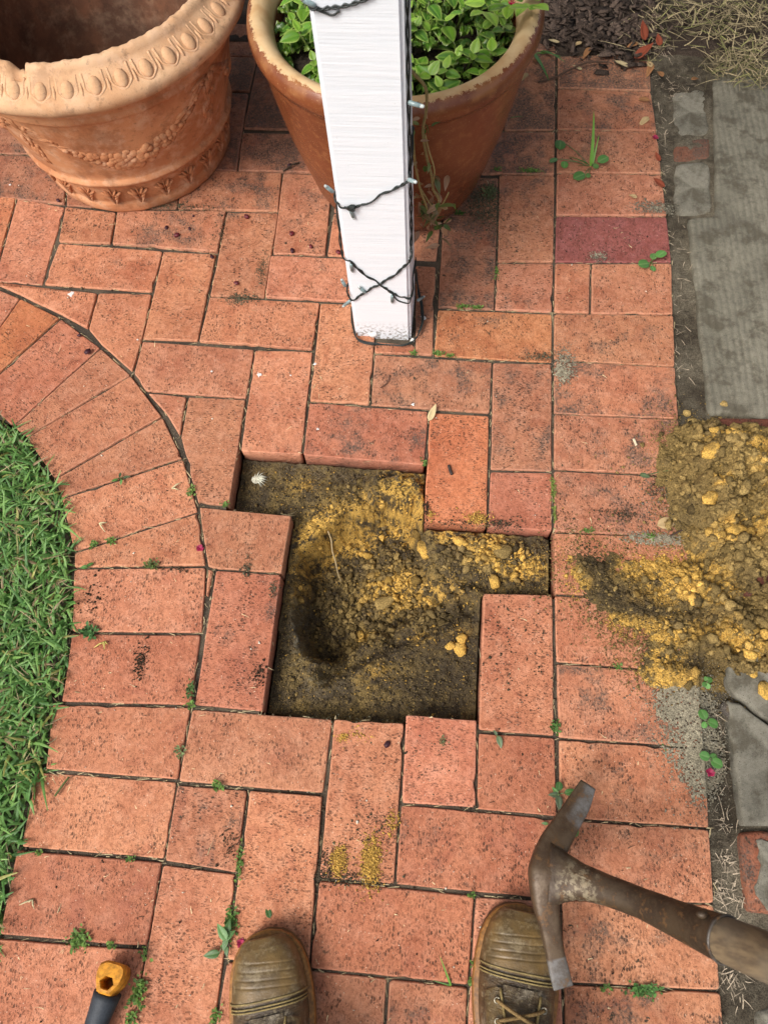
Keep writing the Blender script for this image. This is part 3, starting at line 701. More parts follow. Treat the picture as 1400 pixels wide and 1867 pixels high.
# ------------------------------------------------------------------ soil strip between bricks and concrete, mulch bed behind
st = .006
sx, sy = np.meshgrid(np.arange(.2, .95, st), np.arange(-1.45, 1.35, st))
def strip_z(x, y):
    return -.0115 + .013 * (fbm(x, y, 14, 4, 5) - .5) + .005 * (fbm(x, y, 90, 2, 6) - .5) + .006 * sstep(.6, .75, y)
ssz = strip_z(sx, sy); ssz = np.where(sx < .215, -.03, ssz)
n1 = fbm(sx, sy, 12, 4, 3); n2 = fbm(sx, sy, 120, 3, 4)
C = np.array((.050, .039, .026)) + (np.array((.155, .132, .092)) - np.array((.050, .039, .026))) * sstep(.3, .75, .6 * n1 + .4 * n2)[..., None]
idx = np.arange(sx.size).reshape(sx.shape); F = np.stack([idx[:-1, :-1], idx[:-1, 1:], idx[1:, 1:], idx[1:, :-1]], -1).reshape(-1, 4)
tag(link('soil_strip', npmesh('soil_strip', np.stack([sx, sy, ssz], -1).reshape(-1, 3), F, C.reshape(-1, 3)), EARTH), 'strip of bare grey soil along the brick edge', None, None, 'structure')
sx, sy = np.meshgrid(np.arange(-1.0, .95, .012), np.arange(.72, 1.8, .012))
mz = -.012 + .022 * fbm(sx, sy, 11, 4, 7) + .0 * sx; mz = np.where(sy < .745, -.03, mz)
C = np.array((.035, .024, .018)) + (np.array((.085, .062, .045)) - np.array((.035, .024, .018))) * fbm(sx, sy, 40, 4, 2)[..., None]
idx = np.arange(sx.size).reshape(sx.shape); F = np.stack([idx[:-1, :-1], idx[:-1, 1:], idx[1:, 1:], idx[1:, :-1]], -1).reshape(-1, 4)
tag(link('mulch_bed', npmesh('mulch_bed', np.stack([sx, sy, mz], -1).reshape(-1, 3), F, C.reshape(-1, 3)), EARTH), 'dark mulched garden bed behind the paving', None, None, 'structure')

# ------------------------------------------------------------------ concrete on the right
def slab(name, poly, top, thick, m, bev=.006, wob=.002, parent=None, step=.02):
    A = sum(poly[i - 1][0] * poly[i][1] - poly[i][0] * poly[i - 1][1] for i in range(len(poly)))
    P = [Vector(p) for p in (poly if A > 0 else poly[::-1])]; cen = sum(P, Vector((0, 0))) / len(P)
    L0 = [tuple(p - cen) for p in P]; LR = corner_round(L0, bev * 1.6); cnt = [max(1, int((LR[(i + 1) % len(LR)] - LR[i]).length / step)) for i in range(len(LR))]
    def ring(ins):
        q = corner_round(offset_poly(L0, -ins) if ins else L0, bev * 1.6)
        return [q[i].lerp(q[(i + 1) % len(q)], k / cnt[i]) for i in range(len(q)) for k in range(cnt[i])]
    pts = ring(0); n = len(pts); nr = []
    for i in range(n):
        t = (pts[(i + 1) % n] - pts[i - 1]).normalized(); nr.append(Vector((t.y, -t.x)))
    v = []; rings = [(-thick, 0), (-bev, 0), (-bev * .3, -bev * .35), (-bev * .05, -bev * .8), (0, -bev * 1.6)]
    wv = [wob * (2 * float(vnoise(np.float64(cen.x * 91 + i * .45), np.float64(cen.y * 57))) - 1) for i in range(n)]
    for z, ins in rings:
        rp_ = ring(ins)
        for i in range(n):
            q = rp_[i] + nr[i] * wv[i]; v.append((q.x, q.y, z))
    f = []
    for r_ in range(4):
        for i in range(n): f.append((r_ * n + i, r_ * n + (i + 1) % n, (r_ + 1) * n + (i + 1) % n, (r_ + 1) * n + i))
    f.append(tuple(4 * n + i for i in range(n))); f.append(tuple(range(n))[::-1])
    me = mesh(name, v, f, True, np.zeros((len(v), 3))); me.polygons[len(f) - 2].use_smooth = False; me.polygons[len(f) - 1].use_smooth = False
    o = link(name, me, m, parent); o.location = (cen.x, cen.y, top)
    return o
pp = lambda L, z=0.0: [tuple(at(a, b, z)[:2]) for a, b in L]
S0 = pp([(1302, 120), (1306, 392), (1255, 395), (1267, 500), (1281, 640), (1294, 752)]); yb = S0[-1][1]
tag(slab('concrete_path', S0 + [(.95, yb - .004), (.95, S0[0][1])], -.002, .07, CONC, .006, .0015), 'brushed grey concrete path slab at the right', None, None, 'structure')
for q, lab in (([(1226, 158), (1290, 152), (1298, 240), (1230, 243)], 'worn grey concrete block farthest from the hole, near dry grass'),
               ([(1229, 290), (1299, 285), (1303, 384), (1230, 386)], 'worn grey concrete block against the corner of the path slab')):
    tag(slab('concrete_block', pp(q), -.0085, .06, CONC2, .010, .003, step=.012), lab, 'block', 'worn concrete blocks beside the path')
tag(slab('broken_concrete_slab', pp([(1325, 1206), (1322, 1236), (1331, 1266), (1400, 1316), (1470, 1372), (1560, 1372), (1560, 1190), (1400, 1195)]), .010, .06, CONC2, .005, .0035, step=.009),
    'grey concrete slab piece above the dark crack, half under sand', 'concrete slab')
tag(slab('broken_concrete_slab', pp([(1322, 1274), (1345, 1285), (1398, 1322), (1470, 1378), (1560, 1420), (1560, 1505), (1350, 1511), (1338, 1420)]), .008, .06, CONC2, .005, .003, step=.009),
    'larger grey concrete slab piece below the dark crack', 'concrete slab')
o = slab('sunken_brick', pp([(1230, 247), (1298, 243), (1299, 281), (1231, 286)]), -.0095, .05, BRICK, .006, .003, step=.012); o.color = (.42, .40, .42, .9); tag(o, 'dull sunken brick between the two worn concrete blocks', 'brick')
mb = empty('mortared_brick', at(1420, 1600))
o = slab('brick_body', pp([(1349, 1517), (1490, 1520), (1520, 1672), (1363, 1668)]), .002, .06, BRICK, .005, .002, step=.012); o.color = (.62, .52, .5, .8); o.parent = mb; o.location -= mb.location
m_ = slab('mortar_smear', pp([(1380, 1535), (1480, 1522), (1500, 1665), (1395, 1662), (1372, 1610), (1384, 1570)]), .0055, .008, CONC2, .003, .006, step=.008); m_.parent = mb; m_.location -= mb.location
tag(mb, 'dull red brick smeared with grey mortar at the right edge', 'brick')
o = slab('brown_paver', pp([(1298, 757), (1420, 760), (1430, 870), (1305, 868)]), -.006, .05, BRICK, .004, .001); o.color = (.30, .24, .27, .6); tag(o, 'dark brown paver showing between path slab and sand heap', 'paver')
o = slab('brown_paver', pp([(1320, 985), (1440, 985), (1450, 1090), (1325, 1086)]), .003, .05, BRICK, .004, .001); o.color = (.30, .24, .27, .6); tag(o, 'dark brown paver edge sunk in the spread sand', 'paver')
o = slab('dark_stone', pp([(1378, 1842), (1470, 1838), (1480, 1960), (1385, 1960)]), -.004, .05, CONC2, .008, .003); tag(o, 'dark stone edge at the lower right corner beyond the handle', 'stone')

# ------------------------------------------------------------------ the heap of dug sand, thinning out over the bricks
PILE = [(1345, 870, 110, 95, .058), (1395, 985, 110, 75, .050), (1290, 815, 55, 45, .020), (1222, 805, 26, 30, .0035), (1235, 850, 22, 30, .005), (1290, 900, 55, 60, .018),
        (1052, 1035, 26, 46, 0.0036), (1092, 1035, 42, 36, 0.0054), (1135, 1085, 60, 36, 0.0058), (1205, 1060, 85, 40, 0.0061), (1270, 1045, 60, 40, 0.0065), (1265, 1120, 80, 50, 0.0065),
        (1345, 1110, 95, 85, .020), (1200, 1150, 60, 40, .0046), (1213, 1222, 42, 30, .0058), (1290, 1200, 80, 45, .008), (1375, 1195, 60, 45, .014), (1130, 1140, 26, 14, .0024), (1245, 930, 26, 40, .004)]
SPATCH = [(1258, 1330, 62, 100, .0038), (1240, 1275, 58, 40, .0030), (1284, 1400, 34, 70, .0028), (1200, 985, 80, 16, .0034), (1030, 665, 26, 44, .0036), (1020, 690, 18, 24, .0024), (1205, 380, 44, 16, .0032), (1094, 466, 24, 14, .003)]
st = .0022
sx, sy = np.meshgrid(np.arange(.0, .80, st), np.arange(-.95, -.10, st))
def pile_h(x, y):
    h = 0
    for a, b, r1, r2, hh in PILE:
        c = at(a, b); d2 = ((x - c.x) / (r1 * .00138)) ** 2 + ((y - c.y) / (r2 * .00138)) ** 2; h = h + hh * np.clip(1 - d2, 0, 1) ** 1.4
    n = fbm(x, y, 28, 4, 12); n2 = fbm(x, y, 110, 3, 13)
    h = h * (.35 + 1.3 * sstep(.25, .75, n)) - .0022 - .006 * (n2 - .42) * np.clip(h / .006, .3, 1)
    k = np.clip(h / .006, 0, 1); big = np.clip(h / .02, .25, 1)
    for fr, am in ((34, .011), (70, .0095), (140, .0062)):
        w1, _ = worley(x + .006 * n2, y + .006 * n, fr, int(fr) + 3); h = h + k * big * am * (1 - np.clip(w1 * 1.2, 0, 1) ** 2 - .35)
    return h
ph = pile_h(sx, sy)
ground_z = np.where(sx < .2335, -.0005, -.010); ground_z = np.where((sx > .2335) & (sx < .245), -.006, ground_z)
YP = [(1300, 820, 24, 20, .9), (1360, 855, 30, 24, .7), (1385, 850, 20, 20, .8), (1340, 975, 24, 24, .9), (1285, 905, 16, 14, .8), (1180, 1040, 60, 26, .95), (1255, 1055, 50, 26, .8), (1050, 1065, 22, 26, 1),
      (1030, 1030, 10, 30, .8), (1200, 1095, 50, 16, .8), (1128, 1137, 24, 16, 1), (1190, 1150, 40, 22, .8), (1213, 1222, 40, 32, 1.1), (1300, 1150, 70, 20, .6), (1370, 1180, 40, 20, .7), (1330, 830, 60, 60, .35),
      (1380, 930, 40, 40, .5), (1230, 1020, 40, 14, .8), (1290, 1080, 60, 30, .45), (1300, 985, 60, 30, .4)]
DP = [(1088, 1030, 34, 40, 1.2), (1130, 1090, 50, 24, 1.2), (1175, 1115, 36, 18, .9), (1250, 940, 30, 50, .8), (1270, 1130, 60, 22, .7), (1280, 1215, 50, 24, .8), (1300, 940, 24, 20, .8), (1370, 1060, 50, 26, .6), (1060, 1000, 24, 14, .7)]
yp = summ(YP, sx, sy, 0.0); dp = summ(DP, sx, sy, 0.0)
C = soil_col(sx, sy, yp * 1.4, dp, None, .76, 6)
C = C + (np.array((.345, .235, .080)) - C) * (.55 * np.clip(sum(blob(sx, sy, a, b, r1, r2, 0.) for a, b, r1, r2, _ in PILE[:2]), 0, 1) * (1 - np.clip(yp, 0, 1)))[..., None]
GC, GX0, GY0, GST = C.copy(), .0, -.95, st
keep = ph > 0; idx = np.arange(sx.size).reshape(sx.shape)
kq = keep[:-1, :-1] | keep[:-1, 1:] | keep[1:, 1:] | keep[1:, :-1]
F = np.stack([idx[:-1, :-1], idx[:-1, 1:], idx[1:, 1:], idx[1:, :-1]], -1)[kq]
used = np.unique(F); remap = -np.ones(sx.size, int); remap[used] = np.arange(len(used))
V = np.stack([sx, sy, ground_z + np.maximum(ph, -.0012)], -1).reshape(-1, 3)[used]
o = link('sand_heap', npmesh('sand_heap', V, remap[F], C.reshape(-1, 3)[used]), EARTH)
tag(o, 'heap of yellow-brown dug sand spilling from the path over the bricks', None, None, 'stuff')
# thin films of pale grey sand
def film_h(x, y):
    h = 0
    for a, b, r1, r2, hh in SPATCH:
        c = at(a, b); d2 = ((x - c.x) / (r1 * .0012)) ** 2 + ((y - c.y) / (r2 * .0012)) ** 2; h = h + hh * np.clip(1 - d2, 0, 1)
    return h - .0026 * fbm(x, y, 38, 4, 2) - .0002 + .0022 * (fbm(x, y, 230, 3, 5) - .5)
st = .0026
for nm, x0, x1, y0, y1, lab in (('grey_sand_film', .1, .27, -.94, -.62, 'pale grey sand film across the ends of two soldier bricks'), ('grey_sand_film', .1, .25, -.50, -.42, 'thin grey sand film at the soldier row end by the hole arm'), ('grey_sand_film', .06, .25, .235, .31, 'grey sand film at the end of the row above the purple brick'), ('grey_sand_film', .05, .12, .10, .18, 'grey sand film under the purple brick'), ('grey_sand_film', -.03, .07, -.22, -.05, 'small grey sand film on the soldier joint near the post')):
    fx, fy = np.meshgrid(np.arange(x0, x1, st), np.arange(y0, y1, st)); fh = film_h(fx, fy); keep = fh > 0; ii = np.arange(fx.size).reshape(fx.shape)
    pk = np.clip(fh / .0026, 0, 1) ** 1.1 * .9; kq = rng.random(fx[:-1, :-1].shape) < pk[:-1, :-1]; F = np.stack([ii[:-1, :-1], ii[:-1, 1:], ii[1:, 1:], ii[1:, :-1]], -1)[kq]
    if not len(F): continue
    us = np.unique(F); rm = -np.ones(fx.size, int); rm[us] = np.arange(len(us)); V = np.stack([fx, fy, .0006 + np.minimum(np.maximum(fh, 0) * .8, .0022) - np.where(fx > .235, .008, 0)], -1).reshape(-1, 3)[us]
    Cc = (np.array((.275, .240, .165)) * (.55 + .9 * fbm(fx, fy, 190, 3, 8))[..., None]).reshape(-1, 3)[us]
    tag(link(nm, npmesh(nm, V, rm[F], Cc), EARTH), lab, None, None, 'stuff')
# lumps on the heap and grains strewn around its edge
P2 = sample_blobs([(a, b, r1, r2, max(hh, .012)) for a, b, r1, r2, hh in PILE], 4200, 0.0, .72)
hh = pile_h(P2[:, 0], P2[:, 1]); big = np.clip(hh / .02, 0, 1)
S = np.clip(rng.lognormal(0, .55, len(P2)) * (.0012 + .0024 * big), .0008, .0095)
zb = np.where(P2[:, 0] < .2335, 0, -.010) + np.maximum(hh, 0)
yl = np.clip(summ(YP, P2[:, 0], P2[:, 1], 0.0), 0, 1); dl = np.clip(summ(DP, P2[:, 0], P2[:, 1], 0.0), 0, 1)
def heap_near(P_):
    i = np.clip(((P_[:, 1] + .95) / .0028).astype(int), 0, sx.shape[0] - 1) if False else np.clip(np.round((P_[:, 1] - GY0) / GST).astype(int), 0, GC.shape[0] - 1); j = np.clip(np.round((P_[:, 0] - GX0) / GST).astype(int), 0, GC.shape[1] - 1); return GC[i, j]
def heap_col(yl, dl):
    n = len(yl); Cc = OLIVE * rng.uniform(.7, 1.7, (n, 1)); um = rng.random(n) < .06 + .60 * yl; Cc[um] = YEL * rng.uniform(.45, 1.2, (um.sum(), 1))
    dm = rng.random(n) < .8 * dl; Cc[dm] = DARK * rng.uniform(.7, 1.4, (dm.sum(), 1)); return Cc
crumbs('sand_lumps', np.c_[P2, zb + S * .2], S, np.where(rng.random((len(P2), 1)) < .72, heap_near(P2), OLIVE * 1.25) * rng.uniform(.55, 1.55, (len(P2), 1)), EARTH, ICO2, .20, .8)['label'] = 'crumbling yellow sand lumps over the heap'
P2 = sample_blobs([(a, b, r1, r2, 1) for a, b, r1, r2, hh in PILE[2:]], 30000, 0.0, .92); hh = pile_h(P2[:, 0], P2[:, 1])
yl = np.clip(summ(YP, P2[:, 0], P2[:, 1], 0.0), 0, 1); dl = np.clip(summ(DP, P2[:, 0], P2[:, 1], 0.0), 0, 1)
S = np.clip(rng.lognormal(math.log(.0010), .45, len(P2)), .0005, .0035)
crumbs('sand_grains', np.c_[P2, np.where(P2[:, 0] < .2335, 0, -.010) + np.maximum(hh, 0) + S * .3], S, np.where(rng.random((len(P2), 1)) < .7, heap_near(P2) * rng.uniform(.7, 1.4, (len(P2), 1)), heap_col(yl, dl)), EARTH, OCT, .25)['label'] = 'yellow and brown sand grains strewn on the bricks'
# thin grey sand films, and dirt crumbs dropped on the bricks: (px, py, rx, ry, count, size, colour)
GREY = np.array((.27, .245, .18)); BRN = np.array((.085, .062, .038)); GRN = np.array((.115, .105, .065))
DROPS = [(1256, 1330, 46, 72, 3600, .0009, GREY), (1240, 1280, 44, 36, 1500, .0009, GREY), (1285, 1410, 24, 46, 900, .0009, GREY), (1205, 984, 52, 9, 900, .0009, GREY), (1027, 665, 18, 34, 1000, .0009, GREY * .9), (1200, 900, 34, 60, 900, .0009, GREY * .7), (1230, 820, 20, 40, 700, .0010, OLIVE * 1.2), (1080, 1010, 60, 26, 700, .0010, OLIVE), (1160, 1130, 60, 40, 800, .0010, OLIVE),
         (1195, 378, 34, 12, 1300, .0010, GREY * .8), (1090, 470, 14, 10, 300, .0009, GREY * .8), (440, 546, 26, 9, 900, .0010, GRN), (478, 490, 9, 26, 500, .0008, GRN), (395, 430, 12, 30, 700, .0010, BRN),
         (300, 375, 90, 8, 900, .0010, GRN), (880, 370, 28, 40, 2600, .0011, GRN), (905, 400, 10, 40, 600, .0009, GRN), (985, 650, 26, 6, 400, .0009, GRN), (600, 1578, 22, 20, 600, .0011, BRN * .8), (640, 1600, 50, 8, 500, .0010, GRN * .7),
         (655, 1530, 44, 30, 160, .0012, GRN * .7), (690, 1505, 26, 18, 160, .0012, BRN), (910, 955, 30, 8, 420, .0011, BRN), (830, 955, 44, 7, 260, .0010, BRN), (778, 930, 5, 24, 160, .0012, BRN * .5),
         (255, 1208, 9, 18, 260, .0013, BRN * .6), (170, 1090, 16, 26, 110, .0013, BRN * .6), (450, 1035, 6, 14, 200, .0010, GRN), (498, 1075, 5, 12, 160, .0010, GRN), (472, 1232, 9, 12, 160, .0011, BRN * .5),
         (940, 1170, 46, 80, 220, .0013, GRN * .6), (790, 1380, 40, 60, 120, .0012, GRN * .7), (650, 1330, 50, 20, 160, .0011, GRN), (1115, 932, 40, 6, 160, .0010, BRN), (1210, 895, 30, 12, 340, .0011, BRN),
         (1140, 940, 10, 8, 120, .0012, BRN), (420, 1540, 12, 14, 160, .0011, BRN), (290, 1790, 3, 3, 10, .001, BRN), (320, 1040, 20, 4, 90, .0010, BRN)]
Pa, Sa, Ca = [], [], []
for a, b, r1, r2, n, s_, c_ in DROPS:
    c = at(a, b); q = np.c_[c.x + rng.normal(0, r1 / 1000 * .72, n), c.y + rng.normal(0, r2 / 1000 * .8, n)]
    Pa.append(np.c_[q, np.full(n, .0004)]); Sa.append(np.clip(rng.lognormal(math.log(s_ * .85), .45, n), .0004, .003)); Ca.append(c_ * rng.uniform(.6, 1.45, (n, 1)))
crumbs('dirt_crumbs', np.concatenate(Pa), np.concatenate(Sa), np.concatenate(Ca), EARTH, OCT, .25, .6)['label'] = 'dropped dirt and grey sand crumbs on the bricks'
for (a, b, r1, r2, n) in ((617, 1572, 8, 14, 700), (676, 1572, 10, 24, 1300), (625, 1345, 6, 5, 160), (655, 1340, 14, 6, 60), (715, 1500, 8, 12, 160), (655, 938 + 0, 0, 0, 0), (870, 945, 14, 8, 320), (785, 940, 5, 5, 60)):
    if not n: continue
    c = at(a, b); q = np.c_[c.x + rng.normal(0, r1 / 1000 * .75, n), c.y + rng.normal(0, r2 / 1000 * .75, n)]
    d = np.exp(-(((q[:, 0] - c.x) / (r1 / 900)) ** 2 + ((q[:, 1] - c.y) / (r2 / 900)) ** 2))
    o = crumbs('spilled_sand', np.c_[q, .0006 + .0028 * d * rng.random(n)], np.clip(rng.lognormal(math.log(.0011), .4, n), .0005, .003), YEL * rng.uniform(.7, 1.2, (n, 1)), EARTH, OCT, .25, .8)
    o['label'] = {617: 'small yellow sand spill nearest the left boot toe, left of two', 676: 'longer yellow sand spill, right of the pair above the boots', 625: 'yellow smear of sand by the near hole edge',
                  655: 'few sand grains beside the near hole edge', 715: 'yellow sand grains in the joint right of the spills', 870: 'yellow sand on the brick edge above the hole arm', 785: 'sand crumbs at the corner of the orange brick'}[a]
# the biggest clods, one by one
def clod(px, py, r, z, col, label, sx_=1., sy_=1., seed=0, rz=0.):
    q = np.random.default_rng(seed); V, F = ICO3; D = V / np.linalg.norm(V, axis=1)[:, None]; k = np.ones(len(V))
    for _ in range(13):
        d = q.normal(size=3); d /= np.linalg.norm(d); k = np.minimum(k, np.maximum(.45, q.uniform(.56, .92) / np.maximum(D @ d, .05)))
    k = k * 1.18 * (1 + .05 * q.normal(size=len(V)) + .35 * (fbm(D[:, 0] + 4 + seed, D[:, 1] + D[:, 2] * 1.7 + 9, 2.2, 4, seed % 9) - .5)); V2 = D * k[:, None] * r * np.array((sx_, sy_, .72))
    n_ = fbm(V2[:, 0] + 3, V2[:, 1] + V2[:, 2] + 5, 160, 3, seed % 7)[:, None]
    C_ = np.array(col) * (.75 + .5 * n_) ; dk = sstep(.52, .68, fbm(V2[:, 0] + 9, V2[:, 1] + 2 + V2[:, 2], 70, 3, 3))[:, None]; C_ = C_ * (1 - .55 * dk) + OLIVE * .8 * .55 * dk
    o = link('sand_clod', npmesh('sand_clod', V2, F, C_, False), EARTH); p = at(px, py, z + r * .35); o.location = (p.x, p.y, z + r * .35); o.rotation_euler = (0, 0, rz)
    tag(o, label, 'clod', 'clods of dug sand'); return o
def hz(px, py):
    z = -.05
    for _ in range(8): p = at(px, py, z); z = .5 * z + .5 * float(hole_z(np.array([p.x]), np.array([p.y]))[0])
    return z
def pz(px, py):
    z = 0.
    for _ in range(8): p = at(px, py, z); z = .5 * z + .5 * (max(0., float(pile_h(np.array([p.x]), np.array([p.y]))[0])) - (.01 if p.x > .2335 else 0))
    return z
YC = YEL * 1.05
for i, (a, b, r, lab, ex, ey, rz, c_) in enumerate([
        (772, 999, .017, 'oblong yellow clod at the mouth of the right arm of the hole', .75, 1.3, .2, YC), (822, 1178, .0085, 'leftmost small yellow clod of three above the near right corner of the hole', 1, .9, 0, YC),
        (842, 1163, .0090, 'topmost small yellow clod of three above the near right corner of the hole', 1.0, 1.0, .6, YC), (838, 1185, .0110, 'largest yellow clod of three above the near right corner of the hole', 1.05, 1.1, .3, YC),
        (838, 988, .013, 'yellow clod close under the far brick in the right arm', 1.2, .8, -.4, YC), (918, 1005, .012, 'grey-brown clod among yellow ones in the right arm', 1.2, 1., .2, OLIVE * 1.1),
        (900, 1062, .011, 'yellow clod at the near side of the right arm', .8, 1.2, .2, YC), (700, 1098, .015, 'olive clod on the floor of the pit', 1.3, .8, .6, OLIVE * 1.7), (668, 1013, .009, 'small yellow square clod high in the pit', 1.1, .8, 0, YEL * .8)]):
    clod(a, b, r, hz(a, b), c_, lab, ex, ey, i + 1, rz)
for i, (a, b, r, lab, ex, ey, rz, c_) in enumerate([
        (1340, 970, .019, 'biggest yellow clod low on the sand heap', 1., 1.2, .2, YC), (1298, 822, .016, 'bright yellow clod high on the left of the heap', 1.2, .9, .4, YC), (1378, 802, .014, 'pale yellow clod at the right of the heap top', 1.2, .8, 0, YEL * 1.1),
        (1296, 907, .013, 'yellow clod midway down the left of the heap', 1.1, 1., .8, YC), (1262, 770, .009, 'round brown clod just outside the heap beside the brick edge', 1, 1, 0, OLIVE * 1.8), (1253, 752, .007, 'small pale brown pebble clod farthest up the soil strip', 1, 1, .4, OLIVE * 2.0),
        (1320, 738, .009, 'lone brown clod on the corner of the path slab', 1.1, .9, .3, OLIVE * 1.9), (1368, 1193, .011, 'yellow clod resting on the broken slab', 1.1, .9, .1, YC), (1372, 1230, .006, 'small yellow clod on the slab, below the larger one', 1, 1, 0, YC),
        (1392, 1260, .010, 'yellow clod at the right frame edge beside the crack', 1., 1.4, 0, YC), (1332, 1295, .014, 'dark grey-brown stone beside the start of the crack', 1.1, 1.2, .2, np.array((.10, .085, .07)))]):
    clod(a, b, r, max(pz(a, b), .008 if b > 1180 and a > 1340 else -.01), c_, lab, ex, ey, i + 20, rz)
# ------------------------------------------------------------------ dry grass, mulch chips, straw
def dirs(n, up=.25): a = rng.uniform(0, 2 * math.pi, n); return np.c_[np.cos(a), np.sin(a), np.abs(rng.normal(0, up, n))]
STRAW = np.array((.46, .37, .21))
def px_scatter(L, n, zf):
    w_ = np.array([q[2] * q[3] * q[4] for q in L]); ch = rng.choice(len(L), n, p=w_ / w_.sum()); P = np.zeros((n, 3))
    for i, k in enumerate(ch):
        a, b, r1, r2, _ = L[k]; c = at(a + rng.normal() * r1 * .6, b + rng.normal() * r2 * .6); P[i] = (c.x, c.y, 0)
    P[:, 2] = zf(P[:, 0], P[:, 1]); return P
gz0 = lambda x, y: np.where(y > .73, .008, np.where(x > .3, .001, -.008))
DG = [(1340, 120, 46, 26, 1.6), (1372, 60, 30, 50, 1.2), (1320, 40, 30, 30, 1.1), (1250, 40, 60, 40, .4), (1300, 70, 30, 30, .6), (1390, 140, 40, 20, 1.4), (1310, 138, 30, 14, 1.0), (1210, 30, 50, 50, .3), (1180, 90, 40, 30, .3)]
n = 760; P = px_scatter(DG, n, gz0); P[:, 2] += rng.random(n) * .022 * np.exp(-((P[:, 0] - .45) / .25) ** 2)
strands('dry_grass_clippings', P, dirs(n), rng.uniform(.02, .065, n), rng.uniform(.0014, .0030, n), STRAW * rng.uniform(.2, 1.1, (n, 1)) * np.where(rng.random((n, 1)) < .25, np.array((.62, .75, .5)), 1), FIBRE, .5)['label'] = 'pile of dry straw-coloured grass clippings on the path end'
ST = [(1205, 120, 30, 80, .8), (1120, 30, 70, 30, .5), (1210, 230, 12, 80, .7), (1205, 330, 12, 60, .6), (1240, 480, 18, 90, .45), (1245, 640, 16, 80, .4), (1225, 990, 40, 14, .5), (1315, 1420, 18, 60, .9), (1325, 1560, 16, 70, 1.4), (1340, 1640, 24, 40, 1.0),
      (1345, 1790, 24, 50, .9), (1310, 1330, 16, 40, .6), (1230, 150, 30, 30, .7), (1180, 110, 26, 20, .7)]
n = 520; P = px_scatter(ST, n, gz0)
strands('straw_litter', P, dirs(n, .12), rng.uniform(.005, .024, n), rng.uniform(.0007, .0015, n), STRAW * np.array((1, 1, 1.25)) * rng.uniform(.25, 1.35, (n, 1)), FIBRE, .6)['label'] = 'short dry straw strewn along the soil strip'
# chips in the mulch
n = 900; L = [(1080, 60, 60, 34, 1), (1010, 40, 26, 40, .6), (1160, 60, 40, 40, .7), (1050, 10, 90, 20, .6), (1140, 110, 40, 14, .5)]
P = px_scatter(L, n, lambda x, y: .004 + .010 * rng.random(len(x)))
box = (np.array([(x, y, z) for z in (-.09, .09) for x, y in ((-1, -.30), (1, -.38), (.85, .36), (-.9, .30))]), np.array([(0, 3, 2, 1), (4, 5, 6, 7), (0, 1, 5, 4), (1, 2, 6, 5), (2, 3, 7, 6), (3, 0, 4, 7)]))
def chips(name, P, S, C_, tilt=.35):
    n = len(P); T, F = box; a = rng.uniform(0, 6.28, n); V = T[None] * rng.uniform(.6, 1.25, (n, 8, 1)) * S.reshape(n, 1, 1)
    b = rng.normal(0, tilt, n); c_ = rng.normal(0, tilt, n)
    ca, sa, cb, sb, cc, sn = np.cos(a), np.sin(a), np.cos(b), np.sin(b), np.cos(c_), np.sin(c_); O = np.zeros(n); I = np.ones(n)
    Rz = np.stack([np.stack([ca, -sa, O], 1), np.stack([sa, ca, O], 1), np.stack([O, O, I], 1)], 1)
    Rx = np.stack([np.stack([I, O, O], 1), np.stack([O, cb, -sb], 1), np.stack([O, sb, cb], 1)], 1)
    Ry = np.stack([np.stack([cc, O, sn], 1), np.stack([O, I, O], 1), np.stack([-sn, O, cc], 1)], 1)
    V = np.einsum('nij,nkj->nki', Rz @ Rx @ Ry, V) + P[:, None, :]
    Fa = (F[None] + (np.arange(n) * 8)[:, None, None]).reshape(-1, 4)
    o = link(name, npmesh(name, V.reshape(-1, 3), Fa, np.repeat(C_, 8, 0), False), EARTH); o['kind'] = 'stuff'; return o
chips('bark_mulch', P, np.clip(rng.lognormal(math.log(.009), .5, n), .003, .024), np.array((.080, .058, .045)) * rng.uniform(.4, 2.0, (n, 1)) * np.array((1, .97, .95)))['label'] = 'dark bark chip mulch behind the paving'
# straw, dead leaf bits and specks scattered over the whole paving
n = 520; P = np.zeros((n, 3))
for i in range(n): c = at(rng.uniform(0, 1230), rng.uniform(300, 1867)); P[i] = (c.x, c.y, .0008)
P = P[~inside(HOLE, P[:, 0], P[:, 1])]; P = P[(P[:, 0] > -.80) | (P[:, 1] > -.2)]; n = len(P)
strands('paving_litter', P, dirs(n, .03), np.clip(rng.lognormal(math.log(.006), .5, n), .002, .022), rng.uniform(.0006, .0013, n), np.where(rng.random((n, 1)) < .5, STRAW * 1.5, np.array((.09, .05, .03))) * rng.uniform(.6, 1.3, (n, 1)), FIBRE, .5, flat=.02)['label'] = 'tiny straws and specks strewn over the bricks'
n = 420; P = np.zeros((n, 3))
for i in range(n): c = at(rng.uniform(0, 1230), rng.uniform(300, 1867)); P[i] = (c.x, c.y, .0006)
P = P[~inside(HOLE, P[:, 0], P[:, 1])]; n = len(P); dk = rng.random((n, 1)) < .65
crumbs('paving_specks', P, np.clip(rng.lognormal(math.log(.0011), .5, n), .0005, .0035), np.where(dk, np.array((.035, .025, .018)), np.array((.75, .68, .55))), EARTH, OCT, .25, .6)['label'] = 'dark and pale specks strewn over the bricks'
